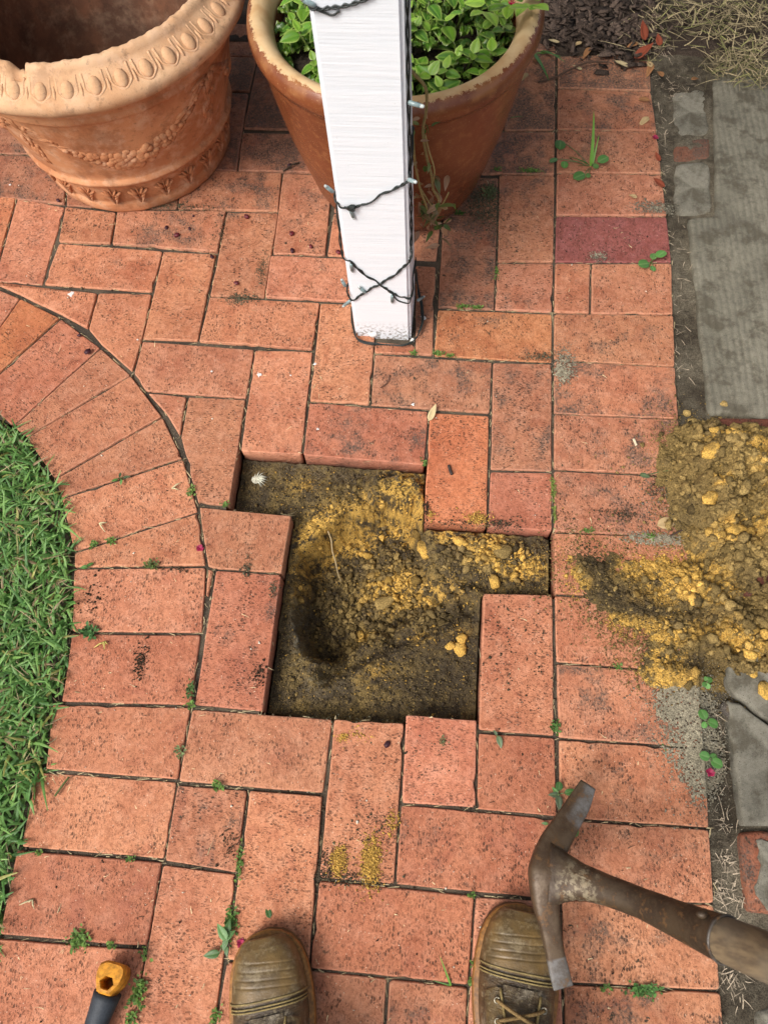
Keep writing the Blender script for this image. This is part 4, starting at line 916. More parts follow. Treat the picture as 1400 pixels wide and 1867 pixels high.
# fibres and crumbs caught in the joints
jp = []
for key, t, s, w in BRICKS:
    for i in range(len(w)):
        a = np.array(w[i - 1]); b = np.array(w[i]); L_ = np.hypot(*(b - a)); k = rng.poisson(L_ * 60)
        for u in rng.random(k): jp.append((*(a + (b - a) * u + rng.normal(0, .0012, 2)), math.atan2(*(b - a)[::-1])))
jp = np.array(jp); ok = ~inside(HOLE, jp[:, 0], jp[:, 1]); jp = jp[ok]; n = len(jp)
isS = rng.random(n) < .42; q = jp[isS]; k = len(q); ang = q[:, 2] + rng.normal(0, .25, k)
strands('joint_straw', np.c_[q[:, :2], np.full(k, -.0035)], np.c_[np.cos(ang), np.sin(ang), rng.normal(.04, .05, k)], rng.uniform(.005, .022, k), rng.uniform(.0007, .0014, k), STRAW * rng.uniform(.25, 1.3, (k, 1)), FIBRE, .25, flat=.05)['label'] = 'straw caught in the joints between bricks'
q = jp[~isS]; k = len(q)
crumbs('joint_crumbs', np.c_[q[:, :2], np.full(k, -.004)], np.clip(rng.lognormal(math.log(.0014), .4, k), .0006, .003), np.array((.10, .075, .045)) * rng.uniform(.4, 1.8, (k, 1)), EARTH, OCT, .25)['label'] = 'soil crumbs caught in the joints between bricks'

# ------------------------------------------------------------------ lawn
lawn_poly = [(-1.9, .0), (-1.55, .05)] + E_IN[1:] + [(-1.9, -1.6)]
tag(link('lawn_soil', mesh('lawn_soil', [(x, y, -.022) for x, y in lawn_poly], [tuple(range(len(lawn_poly)))], False), SOIL), 'dark soil under the lawn grass', None, None, 'structure')
n = 26000; P = np.c_[rng.uniform(-1.5, -.80, n), rng.uniform(-1.5, -.1, n)]
P = P[inside(offset_poly(lawn_poly, .004), P[:, 0], P[:, 1])]; P = P[(P[:, 0] > -.90 + .45 * np.minimum(0, -P[:, 1] - 1.2) - .22)]; n = len(P)
a = rng.uniform(0, 6.283, n); el = np.abs(rng.normal(.75, .45, n)); D = np.c_[np.cos(a), np.sin(a), el]
zb = rng.uniform(-.018, .006, n)
t = rng.random((n, 1)); C = np.array((.075, .195, .040)) + (np.array((.225, .400, .100)) - np.array((.075, .195, .040))) * t ** 1.3
yl = rng.random(n) < .07; C[yl] = np.array((.34, .33, .09)) * rng.uniform(.7, 1.2, (yl.sum(), 1)); br = rng.random(n) < .05; C[br] = np.array((.28, .20, .10))
strands('lawn', np.c_[P, zb], D, rng.uniform(.018, .046, n), rng.uniform(.0032, .0060, n), C, GRASS, .45, 5, droop=.35, flat=.5)['label'] = 'broad-bladed green lawn grass at the left edge'
n = 1500; P = np.c_[rng.uniform(-1.15, -.80, n), rng.uniform(-1.4, -.2, n)]; P = P[inside(offset_poly(lawn_poly, .002), P[:, 0], P[:, 1])]; n = len(P)
strands('lawn_thatch', np.c_[P, rng.uniform(-.02, .004, n)], dirs(n, .3), rng.uniform(.02, .05, n), rng.uniform(.001, .002, n), STRAW * rng.uniform(.4, 1.2, (n, 1)), FIBRE, .5)['label'] = 'dry runners and thatch between the lawn blades'

# ------------------------------------------------------------------ carved terracotta pot, empty
TERRA = m_terracotta('terracotta_body', (0.60, 0.290, 0.140), (0.42, 0.170, 0.075), .55, .40)
TERRA_RIM = m_terracotta('terracotta_rim', (0.68, 0.440, 0.260), (0.54, 0.300, 0.155), .6, .45)
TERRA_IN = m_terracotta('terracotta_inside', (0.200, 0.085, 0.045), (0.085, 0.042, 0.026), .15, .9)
pot = empty('terracotta_pot', (-.934, .4134, 0))
def spun(name, prof, m, parent, seg=200, disp=None):
    v, f = lathe(prof, seg, disp); return link(name, mesh(name, v, f), m, parent)
wob = lambda a, i, r, z: (.0012 * math.sin(3 * a + 1) + .0008 * math.sin(7 * a + z * 30) + .0006 * math.sin(23 * a + z * 90), 0)
spun('body', [(.19, 0), (.204, .001), (.207, .006), (.209, .022), (.2075, .027), (.205, .030), (.2065, .034), (.2105, .05), (.2155, .072), (.219, .082), (.2235, .088)] +
     [(.2235 + .0085 * math.sin(math.pi * k / 8), .088 + .020 * k / 8) for k in range(1, 8)] +
     [(.2255, .108), (.2285, .118), (.236, .145), (.244, .18), (.252, .215), (.2595, .245), (.2655, .268), (.2675, .272), (.2725, .275), (.2745, .281), (.2735, .287), (.2725, .289), (.2755, .293), (.278, .305), (.281, .320)], TERRA, pot, 220, wob)
chip_a = math.atan2(at(35, 112, .39).y - .4134, at(35, 112, .39).x + .934)
def rim_d(a, i, r, z):
    dr, dz = wob(a, i, r, z); d = (a - chip_a + math.pi) % (2 * math.pi) - math.pi
    k = max(0., 1 - abs(d + .01) / .055)
    if r < .276 and z > .34: dz -= .020 * min(1, k * 1.6) + (.004 * math.sin(90 * d) * k); dr -= .004 * k
    if z > .37 and r < .27: dz += .0010 * math.sin(41 * a) + .0008 * math.sin(97 * a)
    return dr, dz
rim = spun('rim', [(.279, .318), (.300, .320), (.3095, .325), (.3140, .333), (.3145, .341), (.3115, .349), (.3070, .352), (.3035, .3545), (.296, .3600), (.288, .3660), (.281, .3715), (.2745, .3765), (.2725, .381), (.2700, .3865), (.2660, .390), (.2610, .391), (.2565, .389), (.2535, .384)], TERRA_RIM, pot, 320, rim_d)
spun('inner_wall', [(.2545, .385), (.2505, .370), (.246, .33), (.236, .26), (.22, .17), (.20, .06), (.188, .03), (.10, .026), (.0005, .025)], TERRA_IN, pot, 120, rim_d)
# egg-and-dart moulding
def blob_v(T, c, ax, s): # ellipsoid: centre, axes matrix columns, sizes
    return [c + ax[0] * (p[0] * s[0]) + ax[1] * (p[1] * s[1]) + ax[2] * (p[2] * s[2]) for p in T]
sl0, sl1 = Vector((.3075, 0, .3515)), Vector((.2765, 0, .3750)); sdir_ = (sl1 - sl0).normalized(); sn = Vector((-sdir_.z, 0, sdir_.x)) * -1
if sn.z < 0: sn = -sn
mid = sl0.lerp(sl1, .50)
egg = MB(); egg.add(blob_v(ICO2[0], mid - sn * .0012 - sdir_ * .001, (Vector((0, 1, 0)), sdir_, sn), (.0115, .0158, .0062)), ICO2[1])
ue = [mid + Vector((0, sx_ * .0168, 0)) * (1 if t_ < .75 else .8) + sdir_ * (.0205 - .0365 * t_) - sn * .0012 for sx_, t_ in ((1, 0), (1, .35), (1, .7), (.62, .95), (0, 1.06), (-.62, .95), (-1, .7), (-1, .35), (-1, 0))]
egg.tube(spline([u_ - sn * .0006 for u_ in ue], 4), .0026, 6)
egg_me = mesh('egg_moulding', egg.v, egg.f)
dart = MB(); dart.add(blob_v(ICO1[0], mid - sn * .0016 - sdir_ * .004, (Vector((0, 1, 0)), sdir_, sn), (.0032, .0125, .0048)), ICO1[1]); dart_me = mesh('dart_moulding', dart.v, dart.f)
for k in range(40):
    a = R(-87.0 + 9.0 * k)
    e_ = link('egg_moulding', egg_me, TERRA_RIM, rim); e_.rotation_euler = (0, 0, a)
    e_ = link('dart_moulding', dart_me, TERRA_RIM, rim); e_.rotation_euler = (0, 0, a + R(4.5))
def body_r(z):
    zs = [0, .03, .082, .118, .145, .18, .215, .245, .268, .30]; rs = [.205, .205, .219, .2285, .236, .244, .252, .2595, .2655, .278]
    return float(np.interp(z, zs, rs))
def frame(a, z):
    n_ = Vector((math.cos(a), math.sin(a), -.25)).normalized(); t_ = Vector((-math.sin(a), math.cos(a), 0)); u_ = n_.cross(t_)
    return Vector((math.cos(a) * body_r(z), math.sin(a) * body_r(z), z)), t_, u_, n_
# leaf frieze round the foot
NM = 24
fr = MB()
for sgn in (1, -1):
    for k, (x, y, L_, w_, an) in enumerate(((.0045, .000, .011, .0042, .25), (.0075, .006, .012, .0042, .45), (.0100, .013, .012, .0042, .75), (.0118, .020, .0115, .0040, 1.1), (.0075, .024, .010, .0038, .6))):
        an = an * sgn; ax = (Vector((0, math.cos(an), math.sin(abs(an)) * .35 + .6)).normalized(),) 
        d_ = Vector((0, math.sin(an), math.cos(an))); q_ = Vector((0, math.cos(an), -math.sin(an)))
        fr.add(blob_v(ICO2[0], Vector((.2125 + y * .20 - .0010, sgn * x, .041 + y)), (q_, d_, Vector((1, 0, -.22))), (w_ * .70, L_ * .98, .0046)), ICO2[1])
fr.tube([Vector((.2110, 0, .038)), Vector((.2160, 0, .062)), Vector((.2185, 0, .078))], [.0022, .0020, .0012], 6)
fr_me = mesh('leaf_relief', fr.v, fr.f)
for k in range(NM):
    o = link('leaf_relief', fr_me, TERRA, pot); o.rotation_euler = (0, 0, 2 * math.pi * k / NM + .03)
# swags of fruit
q = random.Random(5)
for s_ in range(4):
    sw = MB(); ac = R(-68 + 90 * s_)
    for k in range(120):
        t_ = max(-1, min(1, q.gauss(0, .36))); wd = .027 * (1 - .75 * abs(t_) ** .9)
        a = ac + R(40) * t_; zc = .162 + .088 * abs(t_) ** 1.9; z = zc + q.uniform(-wd, wd) * .9
        c_, t1, u1, n1 = frame(a, z); r_ = q.uniform(.0070, .0105) * (1 - .45 * abs(t_))
        sw.add(blob_v(ICO2[0], c_ + n1 * (-.0018 + .004 * (1 - abs((z - zc) / (wd + .001)))), (t1, u1, n1), (r_ * q.uniform(.9, 1.3), r_, .0046)), ICO2[1])
    for sg in (-1, 1):                              # pointed leaves along the upper ends
        for k in range(16):
            t_ = sg * (.34 + .043 * k); a = ac + R(40) * t_; z = .162 + .088 * abs(t_) ** 1.9 + q.uniform(-.008, .012)
            c_, t1, u1, n1 = frame(a, z); an = q.uniform(-.6, .6); d_ = (t1 * sg * math.cos(an) + u1 * math.sin(an + .5)).normalized()
            sw.add(blob_v(ICO1[0], c_ - n1 * .0008, (d_, n1.cross(d_), n1), (.026, .0072, .0034)), ICO1[1])
    sw.build('fruit_swag', TERRA, pot)
    dr = MB(); at_ = ac + R(45)                     # hanging drop between swags
    for k in range(34):
        z = q.uniform(.145, .262); wd = .017 * math.sin(math.pi * (z - .138) / .130) + .003; c_, t1, u1, n1 = frame(at_ + q.uniform(-wd, wd) / .25, z); an = q.uniform(-.5, .5)
        d_ = (u1 * math.cos(an) + t1 * math.sin(an)); dr.add(blob_v(ICO1[0], c_ - n1 * .0005, (d_, n1.cross(d_), n1), (q.uniform(.010, .020), .0055, .0042)), ICO1[1])
    dr.build('leaf_drop', TERRA, pot)
tag(pot, 'carved terracotta pot with pale egg-patterned rim and fruit swags, empty', 'pot')

# ------------------------------------------------------------------ glazed brown pot
g = G('brown_glaze'); o = g.obj(); sep = g.n('SeparateXYZ', {0: o}); sx_ = sep; sy_ = sep.node.outputs[1]; sz_ = sep.node.outputs[2]
rr = g.math('SQRT', g.math('ADD', g.math('MULTIPLY', sx_, sx_), g.math('MULTIPLY', sy_, sy_)))
n1 = g.noise(o, 6, 4); n2 = g.noise(o, 60, 5, .65); n3 = g.noise(o, 500, 2)
c = g.mix(g.ramp(n1, .3, .7), (0.215, 0.064, 0.023), (0.140, 0.040, 0.016))
c = g.mix(g.ramp(n2, .45, .75, 0, .5), c, (0.33, 0.135, 0.050))
c = g.mix(g.math('MULTIPLY', g.ramp(n3, .66, .72), .6), c, (0.50, 0.30, 0.15))
top = g.math('ADD', g.ramp(rr, .2585, .2365), g.math('MULTIPLY', g.math('SUBTRACT', g.noise(o, 75, 6, .85), .5), 2.3))
top = g.math('MULTIPLY', g.ramp(top, .46, .52), g.ramp(sz_, .350, .3605))
cr = g.mix(g.ramp(g.noise(o, 25, 4), .35, .7), (0.62, 0.44, 0.235), (0.50, 0.30, 0.13))
c = g.mix(top, c, cr)
rusty = g.math('MULTIPLY', g.ramp(sz_, .366, .374), g.ramp(g.noise(o, 18, 4), .4, .62)); c = g.mix(g.math('MULTIPLY', rusty, g.math('SUBTRACT', .55, g.math('MULTIPLY', top, .45))), c, (0.36, 0.16, 0.06))
g.set(Base_Color=c, Roughness=g.math('ADD', .24, g.math('MULTIPLY', top, .5)), Normal=g.bump(g.math('ADD', n3, g.math('MULTIPLY', top, 1.2)), .25, .0012)); GLAZE = g.m
gp = empty('glazed_pot', (-.338, .334, 0))
spun('body', [(.13, 0), (.148, .001), (.155, .006), (.166, .02), (.180, .05), (.200, .12), (.2165, .18), (.2305, .25), (.2405, .305), (.2435, .325), (.2455, .335)], GLAZE, gp, 160)
spun('rim', [(.2455, .335), (.2475, .342), (.2535, .348), (.2578, .357), (.2588, .366), (.2565, .376), (.2510, .384), (.2430, .389), (.2345, .3885), (.2265, .384), (.2195, .376), (.2135, .362), (.209, .34), (.203, .30)], GLAZE, gp, 200, lambda a, i, r, z: (.0008 * math.sin(5 * a), .0012 * math.sin(3 * a + 1)))
potsoil = m_plain('potting_soil', (.035, .026, .018), .95, 200, .5, .8, .2, bd=.004)
v, f = lathe([(.208, .328), (.15, .334), (.08, .338), (.0005, .34)], 48, lambda a, i, r, z: (0, .004 * math.sin(7 * a + i))); link('potting_soil', mesh('potting_soil', v, f), potsoil, gp)
tag(gp, 'glossy rust-brown glazed pot with flaking cream rim, behind the white post', 'pot')

# leaf shapes -------------------------------------------------------
def leaf_mesh(name, L, W, prof, col, edge=None, fold=.25, curl=.3, nx_=4, ny_=7, midc=None, wave=0.):
    v = []; f = []; c_ = []
    for j in range(ny_ + 1):
        t_ = j / ny_; w_ = W * prof(t_) * .5
        for i in range(-nx_, nx_ + 1):
            u = i / nx_; x = u * w_; y = L * t_; z = fold * abs(x) - curl * L * t_ * t_ * .5 - .6 * fold * abs(u) ** 3 * w_ + wave * math.sin(t_ * 9 + i) * W * .05
            v.append((x, y, z)); k = max(abs(u) ** 4, sstep(.86, 1, t_) if edge is not None else 0); cc = np.array(col)
            if midc is not None and i == 0: cc = cc * .4 + np.array(midc) * .6
            if edge is not None: cc = cc * (1 - k) + np.array(edge) * k
            c_.append(cc)
    w1 = 2 * nx_ + 1
    for j in range(ny_):
        for i in range(2 * nx_): f.append((j * w1 + i, j * w1 + i + 1, (j + 1) * w1 + i + 1, (j + 1) * w1 + i))
    return mesh(name, v, f, True, c_)
ovate = lambda t_: (math.sin(math.pi * min(1, t_) ** .72) ** .8) * (1 - .12 * t_) + .02
roundish = lambda t_: math.sqrt(max(0, 1 - (2 * t_ - 1) ** 2)) + .02
lance = lambda t_: math.sin(math.pi * t_ ** .8) ** .9 * (1 - .25 * t_) + .03
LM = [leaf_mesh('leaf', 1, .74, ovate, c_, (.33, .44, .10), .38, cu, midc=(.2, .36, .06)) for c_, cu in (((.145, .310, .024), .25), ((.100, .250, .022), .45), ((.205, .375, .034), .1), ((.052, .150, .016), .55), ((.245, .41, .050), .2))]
plant = empty('heart_leaf_plant', (-.338, .334, .335))
tag(plant, 'lush bright green leafy plant filling the glazed pot', 'plant')
q = random.Random(21); stem = MB(); nleaf = 0
def place_leaf(me, p, yaw, pitch, roll, s):
    o = link('leaf', me, LEAF, plant); o.location = p - Vector(plant.location)
    o.rotation_euler = Euler((pitch, roll, yaw), 'XYZ'); o.scale = (s, s, s); return o
tips = []
def dome(x, y): r_ = math.hypot(x, y); return .362 + .046 * (1 - (r_ / .2) ** 2)
tries = 0
while len(tips) < 70 and tries < 6000:
    tries += 1; a = q.uniform(0, 6.283); r_ = .205 * math.sqrt(q.random()); x, y = r_ * math.cos(a), r_ * math.sin(a)
    if y < .085 and all(math.hypot(x - t_[0], y - t_[1]) > .0205 for t_ in tips): tips.append((x, y))
for x, y in tips:
    h = dome(x, y) + q.uniform(-.012, .016); p = Vector((-.338 + x, .334 + y, h)); yaw = q.uniform(0, 6.283); tilt = Vector((x, y, .16)).normalized()
    stem = MB(); stem.tube([p - Vector((x * .1, y * .1, .05)) - Vector(plant.location), p - Vector(plant.location)], .0022, 6, (.16, .22, .05)); stem.build('stem', LEAF, plant)
    for k in range(4):
        big = k < 2; yw = yaw + k * math.pi + (math.pi / 2 if not big else 0) + q.uniform(-.3, .3)
        s = q.uniform(.026, .038) if big else q.uniform(.016, .027)
        if x < -.07: s *= .92
        out = Vector((-math.sin(yw), math.cos(yw), 0)).dot(Vector((x, y, 0))) * 2.2
        place_leaf(LM[q.choice((0, 1, 1, 3) if big else (0, 2, 2, 4))], p + Vector((0, 0, -.006 if big else .002)), yw, q.uniform(.05, .45) - out * .6 + (.25 if not big else 0), q.uniform(-.3, .3), s)
for k in range(46):                               # sprawl over the far right rim and deep leaves
    if k < 20: pp_ = at(q.uniform(880, 1000), q.uniform(-20, 42), .412); a = math.atan2(pp_.y - .334, pp_.x + .338); r_ = math.hypot(pp_.y - .334, pp_.x + .338); h = .412 + q.uniform(-.010, .02)
    else: a = q.uniform(0, 6.283); r_ = q.uniform(.05, .2); h = .352 + q.uniform(-.004, .014)
    p = Vector((-.338 + r_ * math.cos(a), .334 + r_ * math.sin(a), h)); place_leaf(LM[q.choice((0, 2, 4) if k < 20 else (1, 3, 3))], p, q.uniform(0, 6.283), q.uniform(-.1, .4), q.uniform(-.4, .4), q.uniform(.026, .042))
V = []; F = []; C_ = []; dv = [np.array([v_.co[:] for v_ in m_.vertices]) for m_ in LM]; df = [[tuple(p_.vertices) for p_ in m_.polygons] for m_ in LM]; dc = []
for m_ in LM:
    c_ = np.zeros(len(m_.vertices) * 4, np.float32); m_.color_attributes['col'].data.foreach_get('color', c_); dc.append(c_.reshape(-1, 4)[:, :3])
for k in range(330):                              # the crowded lower leaves, too many to tell apart
    a = q.uniform(0, 6.283); r_ = .207 * math.sqrt(q.random()); x, y = r_ * math.cos(a), r_ * math.sin(a)
    if y > .10: continue
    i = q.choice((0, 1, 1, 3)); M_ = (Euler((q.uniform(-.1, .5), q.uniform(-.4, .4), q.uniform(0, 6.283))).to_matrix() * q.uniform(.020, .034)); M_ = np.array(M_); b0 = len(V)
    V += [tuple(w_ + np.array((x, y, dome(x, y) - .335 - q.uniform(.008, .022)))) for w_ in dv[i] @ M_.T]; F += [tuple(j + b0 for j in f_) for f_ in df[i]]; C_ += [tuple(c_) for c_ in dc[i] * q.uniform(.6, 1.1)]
link('leaf_mass', mesh('leaf_mass', V, F, True, C_), LEAF, plant)['kind'] = 'stuff'
flw = MB()
for (a_, b_) in ((938, 14), (712 + 220, 8)):
    p = at(a_, b_, .425) - Vector(plant.location)
    for k in range(14): d_ = Vector((math.cos(k * .9), math.sin(k * .9), .9)).normalized(); flw.tube([p, p + d_ * .008], [.0012, .0006], 4, (.42, .012, .06))
flw.build('flower', LEAF, plant)

# ------------------------------------------------------------------ white timber post and its string lights
g = G('white_paint'); o = g.obj()
w1 = g.noise(g.map(o, scale=(6, 6, 150)), 1.0, 4, .6, dist=.4); w2 = g.noise(g.map(o, scale=(30, 30, 420)), 1.0, 3, .6); w3 = g.noise(o, 45, 4)
c = g.mix(g.ramp(w1, .35, .65), (0.81, 0.850, 0.885), (0.85, 0.880, 0.910))
c = g.mix(g.math('MULTIPLY', g.ramp(g.noise(o, 180, 3), .66, .74), .25), c, (.42, .42, .40))
low = g.ramp(g.n('SeparateXYZ', {0: o}, 2), .060, .0, 0, 1); c = g.mix(g.math('MULTIPLY', low, g.ramp(g.noise(o, 160, 4), .45, .65)), c, (.20, .17, .13))
g.set(Base_Color=c, Roughness=.62, Normal=g.bump(g.math('ADD', g.math('MULTIPLY', w1, 1.0), g.math('MULTIPLY', w2, .5)), .42, .0014)); PAINT = g.m
PW = .111; PC = Vector((-.3345, -.0795 + PW / 2, 0))
PR = Euler((R(1.3), R(-.75), 0)).to_matrix()
bm = bmesh.new(); bmesh.ops.create_cube(bm, size=1)
for v_ in bm.verts: v_.co = Vector((v_.co.x * PW, v_.co.y * PW, (v_.co.z + .5) * 2.5 - .05))
bmesh.ops.bevel(bm, geom=[e_ for e_ in bm.edges if abs(e_.verts[0].co.z - e_.verts[1].co.z) > 1], offset=.0055, segments=3, affect='EDGES')
me = bpy.data.meshes.new('white_post'); bm.to_mesh(me); bm.free()
post = link('white_post', me, PAINT); post.location = PC; post.rotation_euler = PR.to_euler()
tag(post, 'white painted timber post standing in the brick paving', 'post')
FN = PR @ Vector((0, -1, 0)); FP = PC + PR @ Vector((0, -PW / 2, 0)); SN = PR @ Vector((1, 0, 0)); SP = PC + PR @ Vector((PW / 2, 0, 0))
fp = lambda x, y, d=.0022: on_plane(x, y, FP + FN * d, FN)
rp = lambda x, y, d=.003: on_plane(x, y, SP + SN * d, SN)
def rside(z, back, d=.003): return PC + PR @ Vector((PW / 2 + d, -PW / 2 + back, z))
def lside(z, back, d=.003): return PC + PR @ Vector((-PW / 2 - d, -PW / 2 + back, z))
WIRE = m_plain('dark_cable', (.018, .024, .022), .45, 300, .2, .1); LED = m_plain('led_cover', (.20, .27, .27), .25, 200, .15, .1, .6); LEDT = m_plain('led_tip', (.42, .46, .44), .15, 200, .1, .1, .7)
light = empty('string_lights', PC)
tag(light, 'dark green string light cable with small bulbs wound round the post', 'string lights')
def wire(pts, r=.0013, jit=.0016, n=2, sd=1):
    qq = random.Random(sd); P_ = spline(pts, 8); m_ = len(P_)
    for k in range(n):
        ph = qq.uniform(0, 6.28); w_ = MB(); fq = qq.uniform(.5, .9)
        w_.tube([p + Vector((math.cos(ph + i * fq), .25 * math.sin(ph + i * fq) , math.sin(ph + i * fq))) * jit * (1 if n > 1 else .3) - PC for i, p in enumerate(P_)], r, 6); w_.build('cable', WIRE, light)
zf = lambda x, y: (PR.inverted() @ (fp(x, y) - PC)).z
wire([lside(zf(618, 372), .05), lside(zf(617, 372), .012), fp(618, 374), fp(630, 378), fp(641, 377), fp(665, 372), fp(700, 352), fp(730, 338), fp(744, 328, .003), rside(zf(746, 326), .02), rside(zf(746, 326) + .01, .09)], n=2, sd=1)
wire([lside(zf(614, 375), .03, .004), lside(zf(620, 430), .012, .004), lside(zf(632, 470), .004, .003), fp(640, 478), fp(665, 500), fp(693, 518), fp(712, 532), fp(730, 540), fp(747, 543, .003), rside(zf(750, 545), .02), rside(zf(750, 545), .09)], n=2, sd=2)
wire([lside(zf(640, 535), .05), lside(zf(634, 530), .008), fp(638, 545), fp(650, 543), fp(672, 528), fp(693, 517), fp(720, 500), fp(742, 480), fp(749, 468, .003), rside(zf(750, 455), .010), rside(zf(750, 410), .022), rside(zf(748, 350), .016), rside(zf(746, 250), .014), rside(zf(744, 120), .012), rside(zf(740, 20), .02)], n=2, sd=3)
wire([fp(715, 535), fp(726, 548), fp(740, 552), fp(748, 549, .003), rside(zf(750, 548), .03)], n=1, sd=4)
wire([lside(zf(566, 2), .03), fp(566, 12), fp(590, 14), fp(625, 10), fp(660, 0), fp(690, -16), fp(725, -40)], n=2, sd=5)
wire([fp(560, 2), fp(572, 12), fp(600, 26), fp(620, 20)], n=1, sd=12)
for k in range(3):                                # coil lying round the foot
    d_ = .003 * k; wire([at(640, 560, .012), at(643 + k, 596, .008), at(652, 617 + k, .006 + d_), at(676, 624 + k * 2, .005 + d_), at(705, 628, .005), at(735, 628 + k, .005 + d_), at(757, 618, .006), at(768 + k, 590, .008 + d_), at(767 + k * 2, 560, .012), at(762 + k, 530, .020), at(758, 500 - k * 5, .030)], n=1, sd=20 + k)
kn = MB(); kc = fp(640, 377, .004) - PC
for k in range(3): kn.tube([kc + Vector((math.cos(t_ * .7) * .0062, -.002 + .002 * math.sin(t_ * 1.4 + k), math.sin(t_ * .7 + k * .8) * (.0055 - k * .0009))) for t_ in range(10)], .0014, 6)
kn.build('knot', WIRE, light)
bulb_defs = [(fp(638, 380), fp(648, 404)), (rp(745, 327, .004), rp(766, 334, .022)), (fp(640, 480), fp(644, 503)), (fp(666, 533), fp(648, 517, .006)), (fp(715, 538), fp(715, 560)), (lside(zf(634, 525), .002, .006), lside(zf(637, 512), .0, .010)),
             (lside(zf(613, 355), .004, .004), lside(zf(604, 335), -.004, .014)), (rside(zf(745, 188), .0, .004), rside(zf(748, 187), -.006, .018)), (fp(574, 10), fp(560, 2, .006)), (at(640, 546, .09), at(634, 551, .085)), (rside(.055, .05, .01), rside(.045, .07, .024))]
for a_, b_ in bulb_defs:
    d_ = (b_ - a_).normalized(); b2 = a_ + d_ * .0175
    bl = MB(); bl.tube([a_ - PC, a_ + d_ * .002 - PC, b2 - PC], [.0026, .0032, .0030], 10); bo = bl.build('led_bulb', LED, light)
    tp = MB(); tp.tube([b2 - PC, b2 + d_ * .004 - PC, b2 + d_ * .0055 - PC], [.0027, .0023, .0008], 10); tp.build('lens', LEDT, bo)
# dried vine hanging down the glazed pot behind the post
vine = empty('dried_vine', (-.22, .06, 0)); tag(vine, 'withered trailing stem hanging down the glazed pot beside the post', 'vine')
PV = Vector((0, .058, 0)); NV = Vector((0, 1, 0)); vp = lambda x, y: on_plane(x, y, PV, NV) - Vector(vine.location)
vm = MB()
for pts, r_ in (([(741, 118), (756, 135), (776, 160), (777, 200), (771, 240), (779, 290), (787, 320), (790, 345), (800, 362), (797, 385)], .0026), ([(748, 195), (752, 235), (756, 290), (765, 340), (777, 375), (784, 405)], .0022), ([(775, 245), (782, 275), (792, 310), (788, 340)], .0015), ([(765, 340), (790, 378), (806, 372), (818, 350)], .0014)):
    vm.tube(spline([vp(x, y) for x, y in pts], 5), r_, 6, np.array((.33, .25, .10)) * random.uniform(.7, 1.1))
vm.build('stem', FIBRE, vine)
VL = [leaf_mesh('dry_leaf', 1, .42, lance, c_, None, .5, .9) for c_ in ((.13, .16, .045), (.30, .21, .10), (.10, .17, .04), (.36, .22, .13))]
q = random.Random(3)
for k in range(66):
    x, y = (q.gauss(790, 18), q.gauss(382, 28)) if k < 50 else (q.gauss(772, 12), q.uniform(200, 340)); o = link('dry_leaf', VL[q.randrange(4)], LEAF, vine); s = q.uniform(.016, .032) if k < 48 else .015
    o.location = vp(x, y) + Vector((0, q.uniform(-.012, .008), 0)); o.rotation_euler = (q.uniform(-1.2, .8), q.uniform(-.8, .8), q.uniform(0, 6.28)); o.scale = (s, s, s)

# ------------------------------------------------------------------ boots
g = G('oiled_leather'); o = g.obj(); a_ = g.attr(); n1 = g.noise(o, 22, 5, .65); n2 = g.noise(o, 160, 4, .65); n3 = g.noise(o, 600, 3)
c = g.mix(g.ramp(n1, .38, .62, 0, .85), a_, (.040, .026, .013))
c = g.mix(g.math('MULTIPLY', g.ramp(n2, .54, .68), .6), c, (.27, .215, .12))
c = g.mix(g.math('MULTIPLY', g.ramp(g.noise(o, 34, 5, .75), .52, .64), .7), c, (.29, .24, .165))
wr = g.noise(g.map(o, scale=(1, 2.6, 1)), 60, 3, .6, dist=1.2)
g.set(Base_Color=c, Roughness=g.ramp(n1, .3, .7, .30, .52), Normal=g.bump(g.math('ADD', g.math('MULTIPLY', wr, 1.2), g.math('MULTIPLY', n3, .5)), .8, .0022)); LEATHER = g.m
SOLE = m_plain('crepe_sole', (.115, .072, .028), .7, 260, .3, .3); WELT = m_plain('amber_welt', (.24, .105, .024), .45, 220, .35, .3); LACE = m_plain('lace', (.20, .125, .045), .8, 700, .4, .6); STITCH = m_plain('stitch', (.23, .17, .065), .7, 500, .3, .3)
METAL = m_plain('dull_eyelet', (.30, .27, .20), .35, 200, .2, .1, .5, .9)
g = G('toe_leather'); o = g.obj(); a_ = g.attr(); n1 = g.noise(o, 28, 4, .6); n3 = g.noise(o, 500, 3)
c = g.mix(g.ramp(n1, .36, .62, 0, .75), a_, (.070, .045, .016)); c = g.mix(g.math('MULTIPLY', g.ramp(g.noise(o, 60, 5, .85), .50, .62), .6), c, (.27, .205, .11)); c = g.mix(g.math('MULTIPLY', g.ramp(g.noise(o, 260, 4, .8), .55, .66), .5), c, (.05, .034, .014))
g.set(Base_Color=c, Roughness=g.ramp(n1, .3, .7, .34, .55), Normal=g.bump(g.math('ADD', g.noise(o, 110, 4, .7), g.math('MULTIPLY', n3, .5)), .5, .0014)); TOE = g.m
SS = [0, .004, .012, .026, .045, .070, .10, .13, .165, .20, .24, .275, .295, .303]
HWO = [.004, .021, .034, .0445, .0510, .0545, .0555, .0525, .0460, .0410, .0405, .0390, .028, .006]
hw = lambda s: float(np.interp(s, SS, HWO))
skew = lambda s: .006 * math.cos(s / .3 * math.pi) - .004
htop = lambda s: float(np.interp(s, [0, .006, .018, .035, .06, .085, .105, .13, .155, .18], [.036, .047, .057, .0635, .068, .0705, .0775, .092, .112, .130]))
